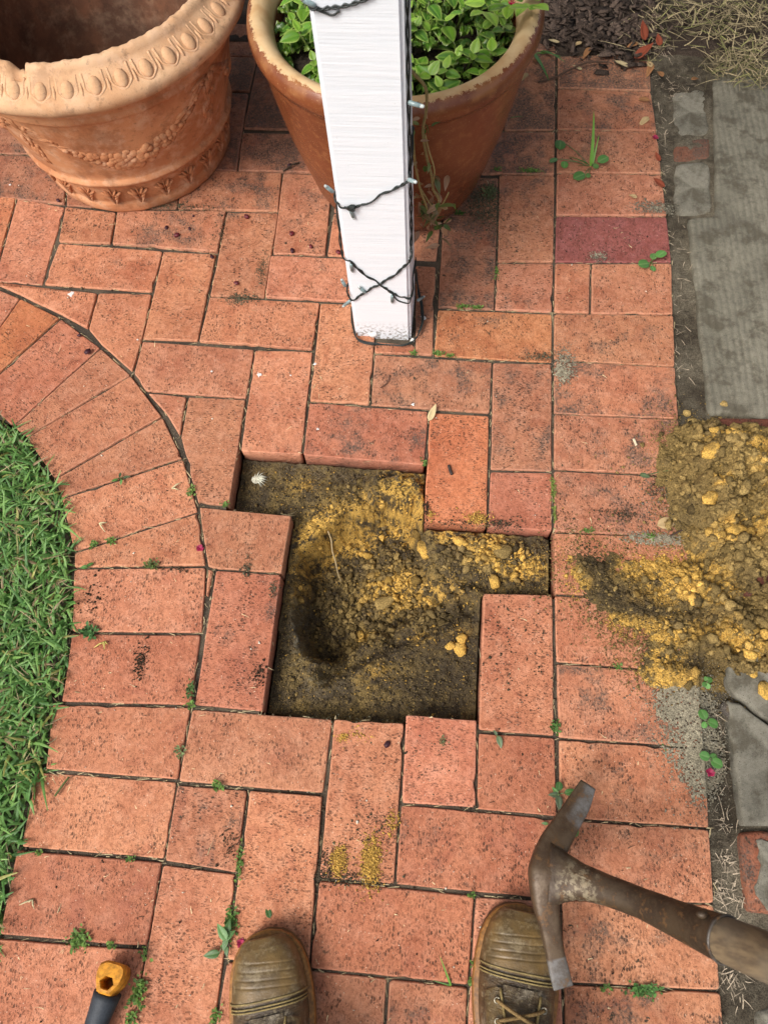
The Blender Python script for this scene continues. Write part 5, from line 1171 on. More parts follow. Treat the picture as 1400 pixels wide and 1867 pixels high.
def boot(name, px, py, ang, mirror, label):
    root = empty(name, at(px, py), ang); sg = -1 if mirror else 1
    tag(root, label, 'boot', 'pair of work boots')
    cx = lambda s: sg * skew(s)
    def outline(k, n_=40):
        S_ = [ .303 * (1 - math.cos(math.pi * i / n_)) / 2 for i in range(n_ + 1)]
        return [Vector((cx(s) + hw(s) * k, -s, 0)) for s in S_] + [Vector((cx(s) - hw(s) * k, -s, 0)) for s in S_[::-1][1:-1]]
    def band(nm, z0, z1, k0, k1, m_, bulge=.0015):
        v = []; f = []; lv = [(z0, k0), (z0 + (z1 - z0) * .15, k0 + bulge * 14), (z1 - (z1 - z0) * .2, k1 + bulge * 14), (z1, k1), (z1, k1 * .6)]
        for z, k in lv: v += [p + Vector((0, (.0 if k > .8 else -.02), z)) for p in outline(k)]
        n_ = len(outline(1))
        for r_ in range(len(lv) - 1):
            for i in range(n_): f.append((r_ * n_ + i, (r_) * n_ + (i + 1) % n_, (r_ + 1) * n_ + (i + 1) % n_, (r_ + 1) * n_ + i))
        f.append(tuple(range(n_))); return link(nm, mesh(nm, v, f), m_, root)
    band('outsole', .0005, .020, .97, .98, SOLE); band('welt', .0202, .0285, 1.0, .985, WELT)
    def upper_pt(s, ph, off=0.0):
        k = max(.02, hw(s) * .90 + off - .0015); h = max(.004, htop(s) - .026 + off); c_, s_n = math.cos(ph), math.sin(ph)
        e1 = .80
        x = math.copysign(abs(c_) ** e1, c_) * k; z = .027 + abs(s_n) ** .72 * h
        ytoe = -max(s, .007) + .0
        return Vector((cx(s) + x, ytoe, z))
    def skin(nm, s0, s1, ns, off, colf, m_, ph0=0.0, ph1=math.pi, parent=root, relief=None):
        v = []; f = []; c_ = []; nph = 32
        for i in range(ns + 1):
            s = s0 + (s1 - s0) * i / ns
            for k in range(nph + 1):
                ph = ph0 + (ph1 - ph0) * k / nph; o_ = off + (relief(s, ph) if relief else 0); v.append(upper_pt(s, ph, o_)); c_.append(colf(s, ph))
        w1 = nph + 1
        for i in range(ns):
            for k in range(nph): f.append((i * w1 + k, i * w1 + k + 1, (i + 1) * w1 + k + 1, (i + 1) * w1 + k))
        return link(nm, mesh(nm, v, f, True, c_), m_, parent)
    cap_end = lambda ph: .074
    vamp = lambda s, ph: np.array((.120, .074, .034)) * (.9 + .2 * math.sin(s * 140))
    crease = lambda s, ph: .0016 * math.sin(s * 420 + 2 * math.sin(ph * 3)) * sstep(.082, .095, s) * (1 - sstep(.12, .14, s)) * math.sin(ph)
    skin('vamp', .060, .185, 40, 0.0, vamp, LEATHER, relief=crease)
    capc = lambda s, ph: np.array((.168, .104, .036)) * (1 + .25 * math.sin(ph * 5 + s * 60) * .4)
    rib = lambda s, ph: -.0010 * sum(math.exp(-((s - (c0 + .006 * sg * math.cos(ph))) / .0009) ** 2) for c0 in (.034, .043, .052, .060)) * (sstep(.5, .9, ph) * (1 - sstep(2.3, 2.7, ph)))
    cap = skin('toe_cap', .0025, .076, 90, .0016, capc, TOE, relief=rib)
    # closing the very tip
    for i, c0 in enumerate((.0735, .0795, .0830)):
        t_ = MB(); t_.tube([upper_pt(c0, math.pi * k / 30, .0024 - (.001 if i else 0)) for k in range(1, 30)], .0011, 6); t_.build('stitched_seam', STITCH, cap if i == 0 else root)
    # facings, tongue, laces
    for sd in (1, -1):
        fc = MB(); v = []; f = []
        for i in range(13):
            s = .094 + .080 * i / 12; wd_ = .40 + .25 * min(1, i / 3) ** .5
            for k in range(7):
                ph = math.pi / 2 + sd * (.30 + .10 * (1 - min(1, i / 4)) + wd_ * k / 6 * (1 if i > 0 else .4)); v.append(upper_pt(s, ph, .0034 - (.0014 if k in (0, 6) else 0)))
        for i in range(12):
            for k in range(6): f.append((i * 7 + k, i * 7 + k + 1, (i + 1) * 7 + k + 1, (i + 1) * 7 + k))
        fo = link('eyestay', mesh('eyestay', v, f, True, [(.175, .115, .045)] * len(v)), LEATHER, root)
        e_ = MB(); e_.tube([upper_pt(.094 + .08 * i / 12, math.pi / 2 + sd * (.31 + .1 * (1 - min(1, i / 4))), .004) for i in range(13)], .0017, 6); e_.build('eyestay_edge', STITCH, fo)
        for i in range(4):
            p = upper_pt(.107 + .02 * i, math.pi / 2 + sd * .50, .0040); t_ = MB(); t_.tube([p + Vector((math.cos(k * .7854) * .0034, math.sin(k * .7854) * .0034, .001)) for k in range(9)], .0012, 5); t_.build('eyelet', METAL, fo)
    skin('tongue', .090, .185, 16, .0018, lambda s, ph: np.array((.12, .078, .032)), LEATHER, math.pi / 2 - .36, math.pi / 2 + .36)
    for i in range(4):
        s0 = .107 + .02 * i
        for sd in (1, -1):
            t_ = MB(); P_ = [upper_pt(s0, math.pi / 2 + sd * .50, .005), upper_pt(s0 + .004, math.pi / 2 + sd * .25, .0075), upper_pt(s0 + .010, math.pi / 2, .0085 + .002 * sd), upper_pt(s0 + .016, math.pi / 2 - sd * .28, .0075), upper_pt(s0 + .02, math.pi / 2 - sd * .50, .005)]
            t_.tube(spline(P_, 5), .0022, 6); t_.build('lace', LACE, root)
    # shaft
    v = []; f = []; nn = 32; lv = [(.026, .95), (.06, 1.0), (.10, 1.02), (.14, 1.0), (.18, 1.04), (.182, .97), (.15, .92), (.06, .85)]
    for z, k in lv:
        for i in range(nn):
            a2 = 2 * math.pi * i / nn; v.append((cx(.22) + math.cos(a2) * .0415 * k, -.226 + math.sin(a2) * (.066 + .010 * (z < .08)) * k, z))
    for r_ in range(len(lv) - 1):
        for i in range(nn): f.append((r_ * nn + i, r_ * nn + (i + 1) % nn, (r_ + 1) * nn + (i + 1) % nn, (r_ + 1) * nn + i))
    link('shaft', mesh('shaft', v, f, True, [(.15, .10, .042)] * len(v)), LEATHER, root)
    root.scale = (1.07, 1.07, 1.05)
    return root
boot('work_boot', 486, 1692, R(16), False, 'muddy olive-brown leather work boot at the left, toe towards the hole')
boot('work_boot', 950, 1646, R(-6), True, 'muddy brown leather work boot at the right, half under the mattock head')

# ------------------------------------------------------------------ mattock held above the right boot
g = G('worn_steel'); o = g.obj(); a_ = g.attr(); n1 = g.noise(o, 35, 5, .7); n2 = g.noise(o, 300, 3, .6)
al = g.attr(out=3)
c = g.mix(g.ramp(n1, .38, .62, 0, .85), a_, g.mix(1.0, a_, (.45, .36, .28), 'MULTIPLY'))
c = g.mix(g.math('MULTIPLY', g.ramp(g.noise(o, 70, 5, .75), .54, .64), .6), c, (.17, .085, .030))
mud = g.math('MULTIPLY', g.ramp(g.n('VectorMath', {0: o, 1: (.050, -.006, .022)}, 1, operation='DISTANCE'), .045, .015), g.ramp(g.noise(o, 95, 4, .75), .47, .58))
c = g.mix(g.math('MULTIPLY', mud, .6), c, (.33, .27, .17))
g.set(Base_Color=c, Metallic=.25, Roughness=g.ramp(n1, .3, .7, .42, .66), Normal=g.bump(g.math('ADD', n1, g.math('MULTIPLY', n2, .5)), .5, .0016)); STEEL = g.m
g = G('grey_wood'); o = g.obj(); n1 = g.noise(g.map(o, scale=(1, 1, .04)), 120, 4, .6); n2 = g.noise(o, 14, 3)
c = g.mix(g.ramp(n1, .3, .7), (.20, .140, .075), (.095, .064, .036)); c = g.mix(g.ramp(n2, .45, .7, 0, .5), c, (.16, .13, .09))
g.set(Base_Color=c, Roughness=.75, Normal=g.bump(n1, .4, .001)); WOOD = g.m
mt = empty('mattock', at(985, 1600, .12)); tag(mt, 'rusty steel mattock head on a wooden handle, held over the right boot', 'mattock')
MO = Vector(mt.location)
RUST = np.array((.072, .047, .026)); POL = np.array((.180, .168, .155))
def ploft(nm, rows, m_, parent, nseg=14, pw=.6, n=6, colf=None):
    """rows: (px, py, z, width, thick, colour); section lies square to the path, width kept level"""
    C_ = [at(a, b, z) - MO for a, b, z, *_ in rows]; P_ = spline(C_, n); N_ = len(P_); tt = np.linspace(0, len(rows) - 1, N_); ar = np.array([[r_[3], r_[4]] for r_ in rows]); cl = np.array([r_[5] for r_ in rows])
    v = []; f = []; c_ = []
    for i, p in enumerate(P_):
        t_ = (P_[min(i + 1, N_ - 1)] - P_[max(0, i - 1)]).normalized(); sd = t_.cross(Vector((0, 0, 1))).normalized(); up = sd.cross(t_)
        w_ = np.interp(tt[i], range(len(rows)), ar[:, 0]); h_ = np.interp(tt[i], range(len(rows)), ar[:, 1]); col = [np.interp(tt[i], range(len(rows)), cl[:, k]) for k in range(3)]
        for k in range(nseg):
            a = 2 * math.pi * k / nseg; x = math.copysign(abs(math.cos(a)) ** pw, math.cos(a)); y = math.copysign(abs(math.sin(a)) ** pw, math.sin(a))
            v.append(p + sd * x * w_ * .5 + up * y * h_ * .5); c_.append(colf(tt[i], x, y, col) if colf else col)
    for i in range(N_ - 1):
        for k in range(nseg): f.append((i * nseg + k, i * nseg + (k + 1) % nseg, (i + 1) * nseg + (k + 1) % nseg, (i + 1) * nseg + k))
    f.append(tuple(range(nseg))[::-1]); f.append(tuple((N_ - 1) * nseg + k for k in range(nseg)))
    return link(nm, mesh(nm, v, f, True, c_), m_, parent)
HS = -1 if False else (1 if ((at(1055, 1466, .09) - at(1072, 1431, .09)).cross(Vector((0, 0, 1)))).x > 0 else -1)
head = ploft('head', [(1072, 1431, .085, .024, .003, POL), (1055, 1466, .093, .033, .008, POL), (1031, 1505, .103, .036, .015, (POL + RUST) / 2), (1008, 1545, .115, .041, .024, RUST), (995, 1592, .122, .047, .036, RUST), (994, 1640, .118, .037, .030, RUST),
                      (1002, 1690, .112, .027, .022, RUST), (1011, 1735, .104, .025, .015, (POL + RUST) / 2), (1020, 1775, .097, .027, .009, POL), (1027, 1802, .092, .027, .003, POL)], STEEL, mt, 20, .55, 10, lambda t_, x, y, c_: (POL if (t_ < 1.9 and x * HS > -.25) or t_ > 7.2 else RUST * (1 + .5 * max(0, y))))
ploft('socket', [(1000, 1596, .122, .084, .034, RUST), (1030, 1601, .126, .062, .038, RUST * 1.1), (1062, 1609, .136, .0445, .040, RUST * 1.2), (1110, 1625, .158, .0375, .038, RUST), (1170, 1648, .190, .0360, .037, RUST), (1240, 1679, .235, .0420, .042, RUST), (1300, 1705, .275, .0485, .0485, RUST), (1322, 1714, .290, .0505, .0505, RUST * .9)], STEEL, mt, 20, .9, 6)
w_ = ploft('handle', [(1316, 1711.5, .286, .0470, .0470, POL), (1360, 1730, .318, .0485, .0485, POL), (1420, 1755, .362, .0480, .0480, POL), (1520, 1800, .430, .0460, .0460, POL), (1660, 1862, .510, .042, .042, POL)], WOOD, mt, 20, 1.0, 5)
lipm = MB(); c0 = at(1322, 1714, .290) - MO; d_ = (at(1330, 1718, .2955) - at(1315, 1711, .2855)).normalized(); u_ = d_.orthogonal().normalized(); w2 = d_.cross(u_)
lipm.tube([c0 + (u_ * math.cos(k * .2618) + w2 * math.sin(k * .2618)) * .0248 for k in range(25)], .0017, 6, np.array((.11, .095, .08))); lipm.build('socket_lip', STEEL, mt)
sm_ = MB(); sm_.tube(spline([at(1046, 1592, .148) - MO, at(1085, 1610, .164) - MO, at(1130, 1632, .184) - MO, at(1185, 1655, .214) - MO, at(1235, 1677, .250) - MO], 6), [.0014] * 25, 6, RUST * 1.6); sm_.build('socket_seam', STEEL, mt)
bt = MB(); p = at(1280, 1668, .285) - MO
bt.add(blob_v(ICO2[0], p, (Vector((1, 0, 0)), Vector((0, 1, 0)), Vector((0, 0, 1))), (.007, .005, .006)), ICO2[1], RUST); bt.build('rivet', STEEL, mt)

# ------------------------------------------------------------------ rubber tool handle with an orange end
RUB = m_plain('blue_black_rubber', (.030, .036, .044), .62, 500, .25, .25); ORG = m_plain('orange_plastic', (.58, .245, .022), .5, 160, .35, .35)
th = empty('tool_handle', at(207, 1785)); tag(th, 'black rubber tool handle with an orange pierced end, lying at lower left', 'tool handle'); TO = Vector(th.location)
e0 = at(207, 1782, .020); e1 = at(178, 1867, .020); ax = (e1 - e0).normalized(); sd = Vector((ax.y, -ax.x, 0)).normalized()
gr = MB(); n_ = 40; v = []; f = []
for i in range(n_):
    s = .020 + .30 * i / (n_ - 1); t_ = i / (n_ - 1); r1 = .0165 + .0022 * math.exp(-(s - .02) / .014) - .001 * math.sin(t_ * 3) + .0010 * math.sin(s * 60); c_ = e0 + ax * s + sd * (.010 * (s / .3) ** 2 * 3) + Vector((0, 0, .001)) - TO
    for k in range(20): a = 2 * math.pi * k / 20; v.append(c_ + sd * math.cos(a) * r1 + Vector((0, 0, 1)) * math.sin(a) * r1 * 1.05)
for i in range(n_ - 1):
    for k in range(20): f.append((i * 20 + k, i * 20 + (k + 1) % 20, (i + 1) * 20 + (k + 1) % 20, (i + 1) * 20 + k))
f.append(tuple(range(20))[::-1]); f.append(tuple((n_ - 1) * 20 + k for k in range(20))); link('grip', mesh('grip', v, f), RUB, th)
# end cap: a faceted block pierced by a six-sided lanyard hole
NV_ = 24
outer_ = []; inner_ = []
oc = [(-.0190, .006), (-.0205, -.004), (-.0185, -.0145), (-.011, -.0185), (.011, -.0180), (.0205, -.013), (.0215, -.002), (.0185, .008), (.010, .022), (-.010, .022)]
def resample(P_, n_):
    P_ = [Vector(p) for p in P_]; L_ = [(P_[(i + 1) % len(P_)] - P_[i]).length for i in range(len(P_))]; tot = sum(L_); out = []
    for k in range(n_):
        d = tot * k / n_; i = 0
        while d > L_[i]: d -= L_[i]; i += 1
        out.append(P_[i].lerp(P_[(i + 1) % len(P_)], d / L_[i]))
    return out
hx = [(math.cos(R(60 * k + 180)) * .0095, .008 + math.sin(R(60 * k + 180)) * .0082) for k in range(6)]
outer_ = resample(oc, NV_); inner_ = resample(hx, NV_)
oa = [math.atan2(p.y - .003, p.x) for p in outer_]; ia = [math.atan2(p.y - .005, p.x) for p in inner_]
kk = min(range(NV_), key=lambda j: abs((ia[j] - oa[0] + math.pi) % (2 * math.pi) - math.pi)); inner_ = inner_[kk:] + inner_[:kk]
if (ia[1] - ia[0]) % (2 * math.pi) > math.pi and (oa[1] - oa[0]) % (2 * math.pi) < math.pi: inner_ = inner_[:1] + inner_[1:][::-1]
tilt_ = Matrix.Rotation(R(14), 3, sd)
def capp(p, z): q_ = tilt_ @ (sd * p.x + ax * p.y + Vector((0, 0, z - .020))); return e0 + q_ + Vector((0, 0, .003)) - TO
v = []; f = []; lv = [(.002, outer_, .85), (.008, outer_, 1.0), (.032, outer_, 1.0), (.0385, outer_, .86), (.039, inner_, 1.12), (.036, inner_, 1.0), (.004, inner_, .9)]
for z, L_, k in lv: v += [capp(Vector((p.x * k, .004 + (p.y - .004) * k)), z) for p in L_]
for r_ in range(len(lv) - 1):
    for i in range(NV_): f.append((r_ * NV_ + i, r_ * NV_ + (i + 1) % NV_, (r_ + 1) * NV_ + (i + 1) % NV_, (r_ + 1) * NV_ + i))
f.append(tuple(6 * NV_ + i for i in range(NV_))); f.append(tuple(range(NV_))[::-1])
link('end_cap', mesh('end_cap', v, f, False), ORG, th)

# ------------------------------------------------------------------ weeds
WG = [leaf_mesh('leaf', 1, .85, roundish, c_, None, .2, .25, midc=(.20, .34, .12)) for c_ in ((.105, .265, .060), (.14, .30, .08), (.085, .21, .055))]
WL = [leaf_mesh('leaf', 1, .5, ovate, c_, None, .3, .35, midc=(.18, .30, .10)) for c_ in ((.075, .19, .04), (.10, .22, .06), (.12, .17, .09))]
BL = [leaf_mesh('blade', 1, .085, lambda t_: (1 - t_) ** .55 * min(1, t_ * 8 + .5), c_, None, .3, .5, 2, 9) for c_ in ((.13, .30, .03), (.08, .21, .035))]
def weed(label, base, leaves, blades=(), cat='weed', stemc=(.15, .2, .07)):
    """leaves: (px, py, size_px, dx, dy, set, z) each leaf laid where the photograph shows it, joined to the root by a stalk"""
    b = at(*base); root = empty('weed', b); tag(root, label, cat, 'weeds in the paving joints'); sm = MB()
    for (x, y, s, dx, dy, st_, z) in leaves:
        p = at(x, y, z); L_ = s / 1000.; yaw = math.atan2(-dx, -dy) if False else math.atan2(-dx, -dy)
        d_ = Vector((dx, -dy, 0)).normalized(); yaw = math.atan2(-d_.x, d_.y)
        o = link('leaf', random.choice(st_), LEAF, root); o.location = p - d_ * L_ * .5 - b; o.scale = (L_,) * 3; o.rotation_euler = (random.uniform(.0, .25), random.uniform(-.25, .25), yaw)
        q0 = p - d_ * L_ * .45 - b; sm.tube(spline([Vector((0, 0, -.004)), q0 * .5 + Vector((0, 0, .004)), q0], 4), .0009, 5, stemc)
    for (x, y, L_, dx, dy, el, st_) in blades:
        o = link('blade', BL[st_], LEAF, root); o.location = at(x, y) - b; d_ = Vector((dx, -dy)); o.rotation_euler = (el, 0, math.atan2(-d_.x, d_.y)); o.scale = (L_ / 1000.,) * 3
    if sm.v: sm.build('stalk', LEAF, root)
    return root
weed('largest weed, round leaves around an upright grass shoot, by the glazed pot', (1078, 302), [(1021, 263, 28, -.1, 1, WG, .012), (1009, 291, 19, -.8, .4, WG, .010), (1029, 299, 19, 0, 1, WG, .010), (1056, 320, 28, -1, .5, WG, .008), (1072, 319, 13, -.3, 1, WG, .008), (1099, 291, 26, 1, -.6, WG, .014), (1086, 302, 14, .6, .3, WG, .012)],
     [(1077, 302, 105, -.10, -.9, 1.0, 0), (1079, 302, 62, .15, -1, .95, 0), (1074, 300, 50, -1, -.35, .35, 1), (1075, 302, 30, -1, .2, .4, 1)])
weed('small round-leaved weed under the purple brick', (1186, 478), [(1205, 463, 24, .9, -.9, WG, .012), (1191, 467, 17, .2, -1, WG, .010), (1173, 482, 25, -1, .3, WG, .008), (1190, 489, 15, .2, 1, WG, .006)])
weed('weed with pale round leaves beside the slab crack, upper of two', (1292, 1318), [(1282, 1303, 17, -.4, -1, WG, .008), (1300, 1319, 18, 1, .3, WG, .008), (1284, 1322, 11, -.5, 1, WG, .006)])
weed('weed with pale round leaves above the red flower bud', (1297, 1388), [(1284, 1379, 17, -1, -.2, WG, .008), (1306, 1392, 19, 1, .5, WG, .008), (1300, 1381, 13, .6, -.6, WG, .006)])
weed('tiny four-leaved weed at the foot of the yellow sand', (1288, 1244), [(1293, 1240, 11, .8, -.6, WG, .006), (1287, 1238, 8, -.2, -1, WG, .006), (1284, 1248, 9, -.7, .7, WG, .006), (1290, 1251, 10, .5, 1, WG, .006)])
weed('weed growing under the tip of the mattock blade', (1016, 1448), [(1019, 1434, 14, .2, -1, WG, .008), (1010, 1450, 19, -1, .1, WL, .006), (1019, 1464, 22, .1, 1, WL, .006), (1040, 1444, 20, 1, -.3, WL, .006), (1012, 1442, 14, -.7, -.7, WL, .006)])
weed('leaf sprigs half hidden beside the mattock neck', (1030, 1520), [(1043, 1515, 22, 1, 0, WG, .010), (1035, 1535, 20, .3, 1, WL, .006), (993, 1502, 10, -.8, 0, WL, .003)])
weed('tall green tuft in the joint beside the left boot', (412, 1715), [(405, 1700, 26, -.7, -.8, WL, .015), (416, 1690, 20, .1, -1, WL, .012), (410, 1722, 18, -.2, 1, WL, .010), (418, 1706, 20, .6, -.5, WL, .012), (413, 1735, 14, .2, 1, WL, .008), (386, 1741, 24, -1, .25, WL, .005)])
weed('small leafy sprig on the half brick near the near hole corner', (905, 1342), [(911, 1353, 20, .3, 1, WL, .004), (903, 1336, 10, -.5, -.6, WL, .004)])
weed('grass shoots sprouting between glazed pot and mulch', (985, 98), [], [(985, 92, 95, .55, .8, .55, 1), (968, 92, 120, .35, 1, .35, 1), (978, 96, 60, 1, .25, .3, 1), (931, 214, 30, 1, -.2, .2, 1)], 'grass')
weed('little weed on the curved edging, above the second joint', (219, 872), [(209, 876, 13, -1, .5, WL, .005), (221, 879, 12, .1, 1, WL, .005), (231, 870, 14, 1, -.3, WL, .005), (219, 865, 10, 0, -1, WL, .005)])
weed('pair of grey-green leaves at the lawn end of the lowest curved joint', (158, 1034), [(153, 1034, 15, -1, .2, WL, .004), (164, 1029, 14, .7, -.6, WL, .004)])
weed('green shoots lying in the joint by the sand, right side', (1175, 866), [(1176, 867, 20, 1, .2, WL, .003), (1250, 855, 14, 1, .3, WL, .003), (1240, 852, 10, .3, -1, WL, .003)], [(1232, 865, 34, 1, -.9, .15, 1)])
weed('thin grass blade on the brick above the right boot', (820, 1795), [], [(822, 1798, 40, -.5, -1, .35, 0), (822, 1798, 26, -1, -.15, .2, 1)], 'grass')
weed('dark green blade on the grey sand patch', (1208, 1358), [], [(1207, 1356, 34, .45, 1, .1, 1)], 'grass')
# moss and tiny rosettes filling joints
MOSS = m_leaf('moss', .7, 0, .2)
def tuft(label, px, py, rx, ry, n, s=5., c0=(.11, .20, .035), z=.001, ang=0.):
    """tiny rosette of leaflets"""
    b = at(px, py); V = []; F = []; C_ = []
    for k in range(n):
        x, y = random.gauss(0, rx * .5) / 1000, random.gauss(0, ry * .5) / 1000; x, y = x * math.cos(ang) - y * math.sin(ang), x * math.sin(ang) + y * math.cos(ang)
        a = random.uniform(0, 6.28); el = random.uniform(.1, 1.0); L_ = random.uniform(.6, 1.3) * s / 1000; w_ = L_ * .62; d_ = Vector((math.cos(a) * math.cos(el), math.sin(a) * math.cos(el), math.sin(el))); sd_ = Vector((-math.sin(a), math.cos(a), 0)); p = Vector((x, y, z + random.random() * .003))
        i0 = len(V); V += [p, p + d_ * L_ * .5 + sd_ * w_ * .5, p + d_ * L_ + Vector((0, 0, -.0005)), p + d_ * L_ * .5 - sd_ * w_ * .5]; F += [(i0, i0 + 1, i0 + 2, i0 + 3)]; cc = np.array(c0) * random.uniform(.6, 1.5); C_ += [cc] * 4
    o = link('moss_tuft', mesh('moss_tuft', V, F, False, C_), MOSS); o.location = b; tag(o, label, 'moss', 'moss and seedlings in the joints'); return o
for lab, *a_ in [('long low moss strip left of the largest weed', 966, 312, 26, 6, 130), ('moss dots at the pot end of the same joint', 907, 310, 8, 5, 40), ('bright moss patch in the joint under the dark brick, left', 842, 560, 10, 4, 60), ('bright moss patch in the joint under the dark brick, right', 868, 561, 11, 4, 60),
        ('thin vertical moss line beside the dark brick', 905, 496, 4, 16, 50, 4), ('moss tuft at the foot of the post, left', 753, 644, 7, 4, 40), ('moss tuft at the foot of the post, middle', 798, 645, 10, 5, 60), ('moss tuft at the foot of the post, right', 822, 650, 9, 3, 40), ('moss in the soldier joint above the hole', 1008, 890, 3, 26, 110, 4, (.14, .19, .03)),
        ('moss in the soldier joint beside the hole arm', 1010, 935, 3, 20, 70, 4, (.14, .19, .03)), ('green rosette in the lowest left joint', 146, 1712, 15, 12, 120, 7), ('green rosette beside the tool handle', 254, 1808, 10, 22, 130, 7), ('small seedling right of the lowest left rosette', 204, 1724, 5, 4, 20, 6), ('moss line climbing the joint beside the half brick', 438, 1575, 4, 26, 90, 5),
        ('moss clump in the joint above the left boot', 421, 1685, 8, 24, 150, 6, (.085, .17, .03)), ('seedling in the joint under the curved edging end', 397, 1433, 6, 5, 36, 7), ('pale seedlings in the joint right of the edging', 329, 1369, 5, 10, 30, 6, (.17, .21, .08)), ('dark green seedling where edging meets herringbone', 348, 1258, 6, 14, 50, 6, (.07, .13, .03)),
        ('seedlings at the joint crossing near the edging', 347, 1286, 5, 5, 24, 6), ('star seedling in the soldier joint below the hole', 1013, 1327, 8, 9, 40, 7, (.08, .17, .03)), ('two little rosettes on the lowest curved joint, left one', 172, 994, 8, 5, 40, 6), ('two little rosettes on the lowest curved joint, right one', 203, 988, 8, 6, 46, 6), ('moss with dirt on the straight edging joint', 278, 1031, 12, 8, 70, 6, (.09, .13, .03)),
        ('seedlings beside the curved joint near the triangle brick', 349, 897, 6, 10, 50, 6, (.15, .22, .05)), ('moss tuft at the far left corner of the hole', 413, 921, 6, 5, 36, 5), ('moss tuft at the far right corner of the hole', 773, 845, 4, 8, 30, 5), ('moss clump in the joint at the lower right', 1170, 1805, 22, 7, 120, 6, (.08, .19, .04)), ('moss dots left of the lower right clump', 1105, 1801, 7, 4, 30, 5),
        ('seedling in the joint beside the right boot, lower', 858, 1788, 4, 7, 24, 5), ('seedling in the joint beside the right boot, upper', 860, 1758, 4, 5, 20, 5), ('seedling on the joint above the right boot', 861, 1632, 5, 4, 20, 5), ('moss in the joint under the sand spread', 1127, 1216, 6, 4, 30, 5), ('moss dots in the joint beside the brick row by the sand', 1070, 968, 12, 3, 36, 5),
        ('moss dots near the grey sand above the spread', 1183, 978, 8, 4, 30, 5), ('small grass tuft on the lawn end of the edging joint', 165, 1152, 12, 8, 50, 9, (.05, .13, .03)), ('dull green weedy clump at the foot of the glazed pot', 893, 352, 14, 18, 160, 6, (.10, .12, .045)), ('green sprouts beside the weedy clump', 838, 390, 9, 5, 40, 7, (.09, .18, .03)), ('tiny tuft in the joint left of the handle end', 73, 1553, 5, 4, 20, 5),
        ('seedling pair on the left edging joint', 238, 1567, 6, 5, 24, 5), ('seedling in joint right of the handle end', 263, 1742, 5, 10, 24, 5), ('moss dots below the pit on the near half brick', 808, 1352, 6, 8, 30, 4, (.11, .13, .05)), ('seedling near the frame bottom beside the left boot', 394, 1853, 7, 8, 40, 6), ('lush sprouts in the bottom left joint', 240, 1860, 8, 10, 50, 6)]:
    tuft(lab, *a_)
# ------------------------------------------------------------------ fallen things
BERRY = m_plain('dried_berry', (.125, .012, .020), .4, 400, .5, .7, .5, bd=.0015); BERRYD = m_plain('dark_berry', (.045, .010, .018), .45, 400, .5, .7, .4, bd=.0015)
def berry(px, py, r, label, m_=BERRY, sd=0):
    q_ = np.random.default_rng(sd); V = ICO2[0] * (1 + .10 * q_.normal(size=(len(ICO2[0]), 1))) * r * np.array((1.25, .9, .75)); o = link('fallen_berry', npmesh('fallen_berry', V, ICO2[1]), m_); p = at(px, py); o.location = (p.x, p.y, r * .6); o.rotation_euler = (0, 0, q_.uniform(0, 6)); tag(o, label, 'berry', 'fallen berries')
for i, (x, y, r, lab, m_) in enumerate([(323, 430, .0055, 'largest dark red berry on the brick in front of the carved pot', BERRY), (304, 416, .0042, 'dark berry just left above the largest one', BERRYD), (346, 417, .0032, 'small brown berry right of the largest one', BERRYD), (353, 394, .0026, 'tiny black berry close to the carved pot', BERRYD),
        (450, 396, .0055, 'red berry alone on the upright brick between the pots', BERRY), (532, 427, .0052, 'bright red berry left of the post', BERRY), (533, 458, .0048, 'dark red berry on the joint left of the post', BERRYD), (567, 450, .0042, 'small red berry nearer the post', BERRY), (617, 461, .0050, 'dark red berry touching the post side', BERRY),
        (788, 451, .0048, 'dark red berry right of the post under the vine', BERRYD), (431, 517, .0046, 'red berry above the grey dirt patch', BERRY), (387, 469, .0044, 'purple berry beside the dirty brick corner', BERRYD), (706, 1358, .0052, 'purple berry on the brick at the near hole edge', BERRYD), (107, 366, .0042, 'dark berry at the left foot of the carved pot', BERRYD),
        (161, 643, .0060, 'dark purple berry on the curved edging joint', BERRYD), (145, 636 - 24, .0036, 'black speck berry on the orange stained edging brick', BERRYD), (528, 302, .0046, 'dark berry with twig under the glazed pot', BERRYD)]): berry(x, y, r, lab, m_, i)
PET = m_plain('dry_petal', (.33, .015, .065), .6, 300, .4, .3)
for i, (x, y, lab) in enumerate([(1194, 251, 'crumpled magenta flower at the brick row end near mulch'), (365, 1000, 'crumpled magenta flower beside the curved edging'), (1294, 1409, 'crumpled red flower bud in the soil strip'), (440, 1720, 'purple petal at the toe of the left boot')]):
    m_ = MB()
    for k in range(9):
        a = k * .7; d_ = Vector((math.cos(a), math.sin(a), .5 + .4 * (k % 2))).normalized(); s_ = Vector((-math.sin(a), math.cos(a), 0)); L_ = .0085
        m_.add([Vector((0, 0, .001)), d_ * L_ * .6 + s_ * .003, d_ * L_ + Vector((0, 0, -.001)), d_ * L_ * .6 - s_ * .003], [(0, 1, 2, 3)])
    o = m_.build('fallen_flower', PET); o.location = at(x, y); tag(o, lab, 'flower', 'fallen flowers')
DL = [leaf_mesh('dead_leaf', 1, w_, ovate, c_, None, fo, cu, 3, 7, wave=.8) for c_, w_, fo, cu in (((.215, .052, .026), .55, .9, -.7), ((.27, .13, .055), .45, .7, .6), ((.42, .30, .15), .5, .6, .4), ((.50, .40, .22), .4, .8, -.6), ((.17, .075, .035), .5, .9, .7))]
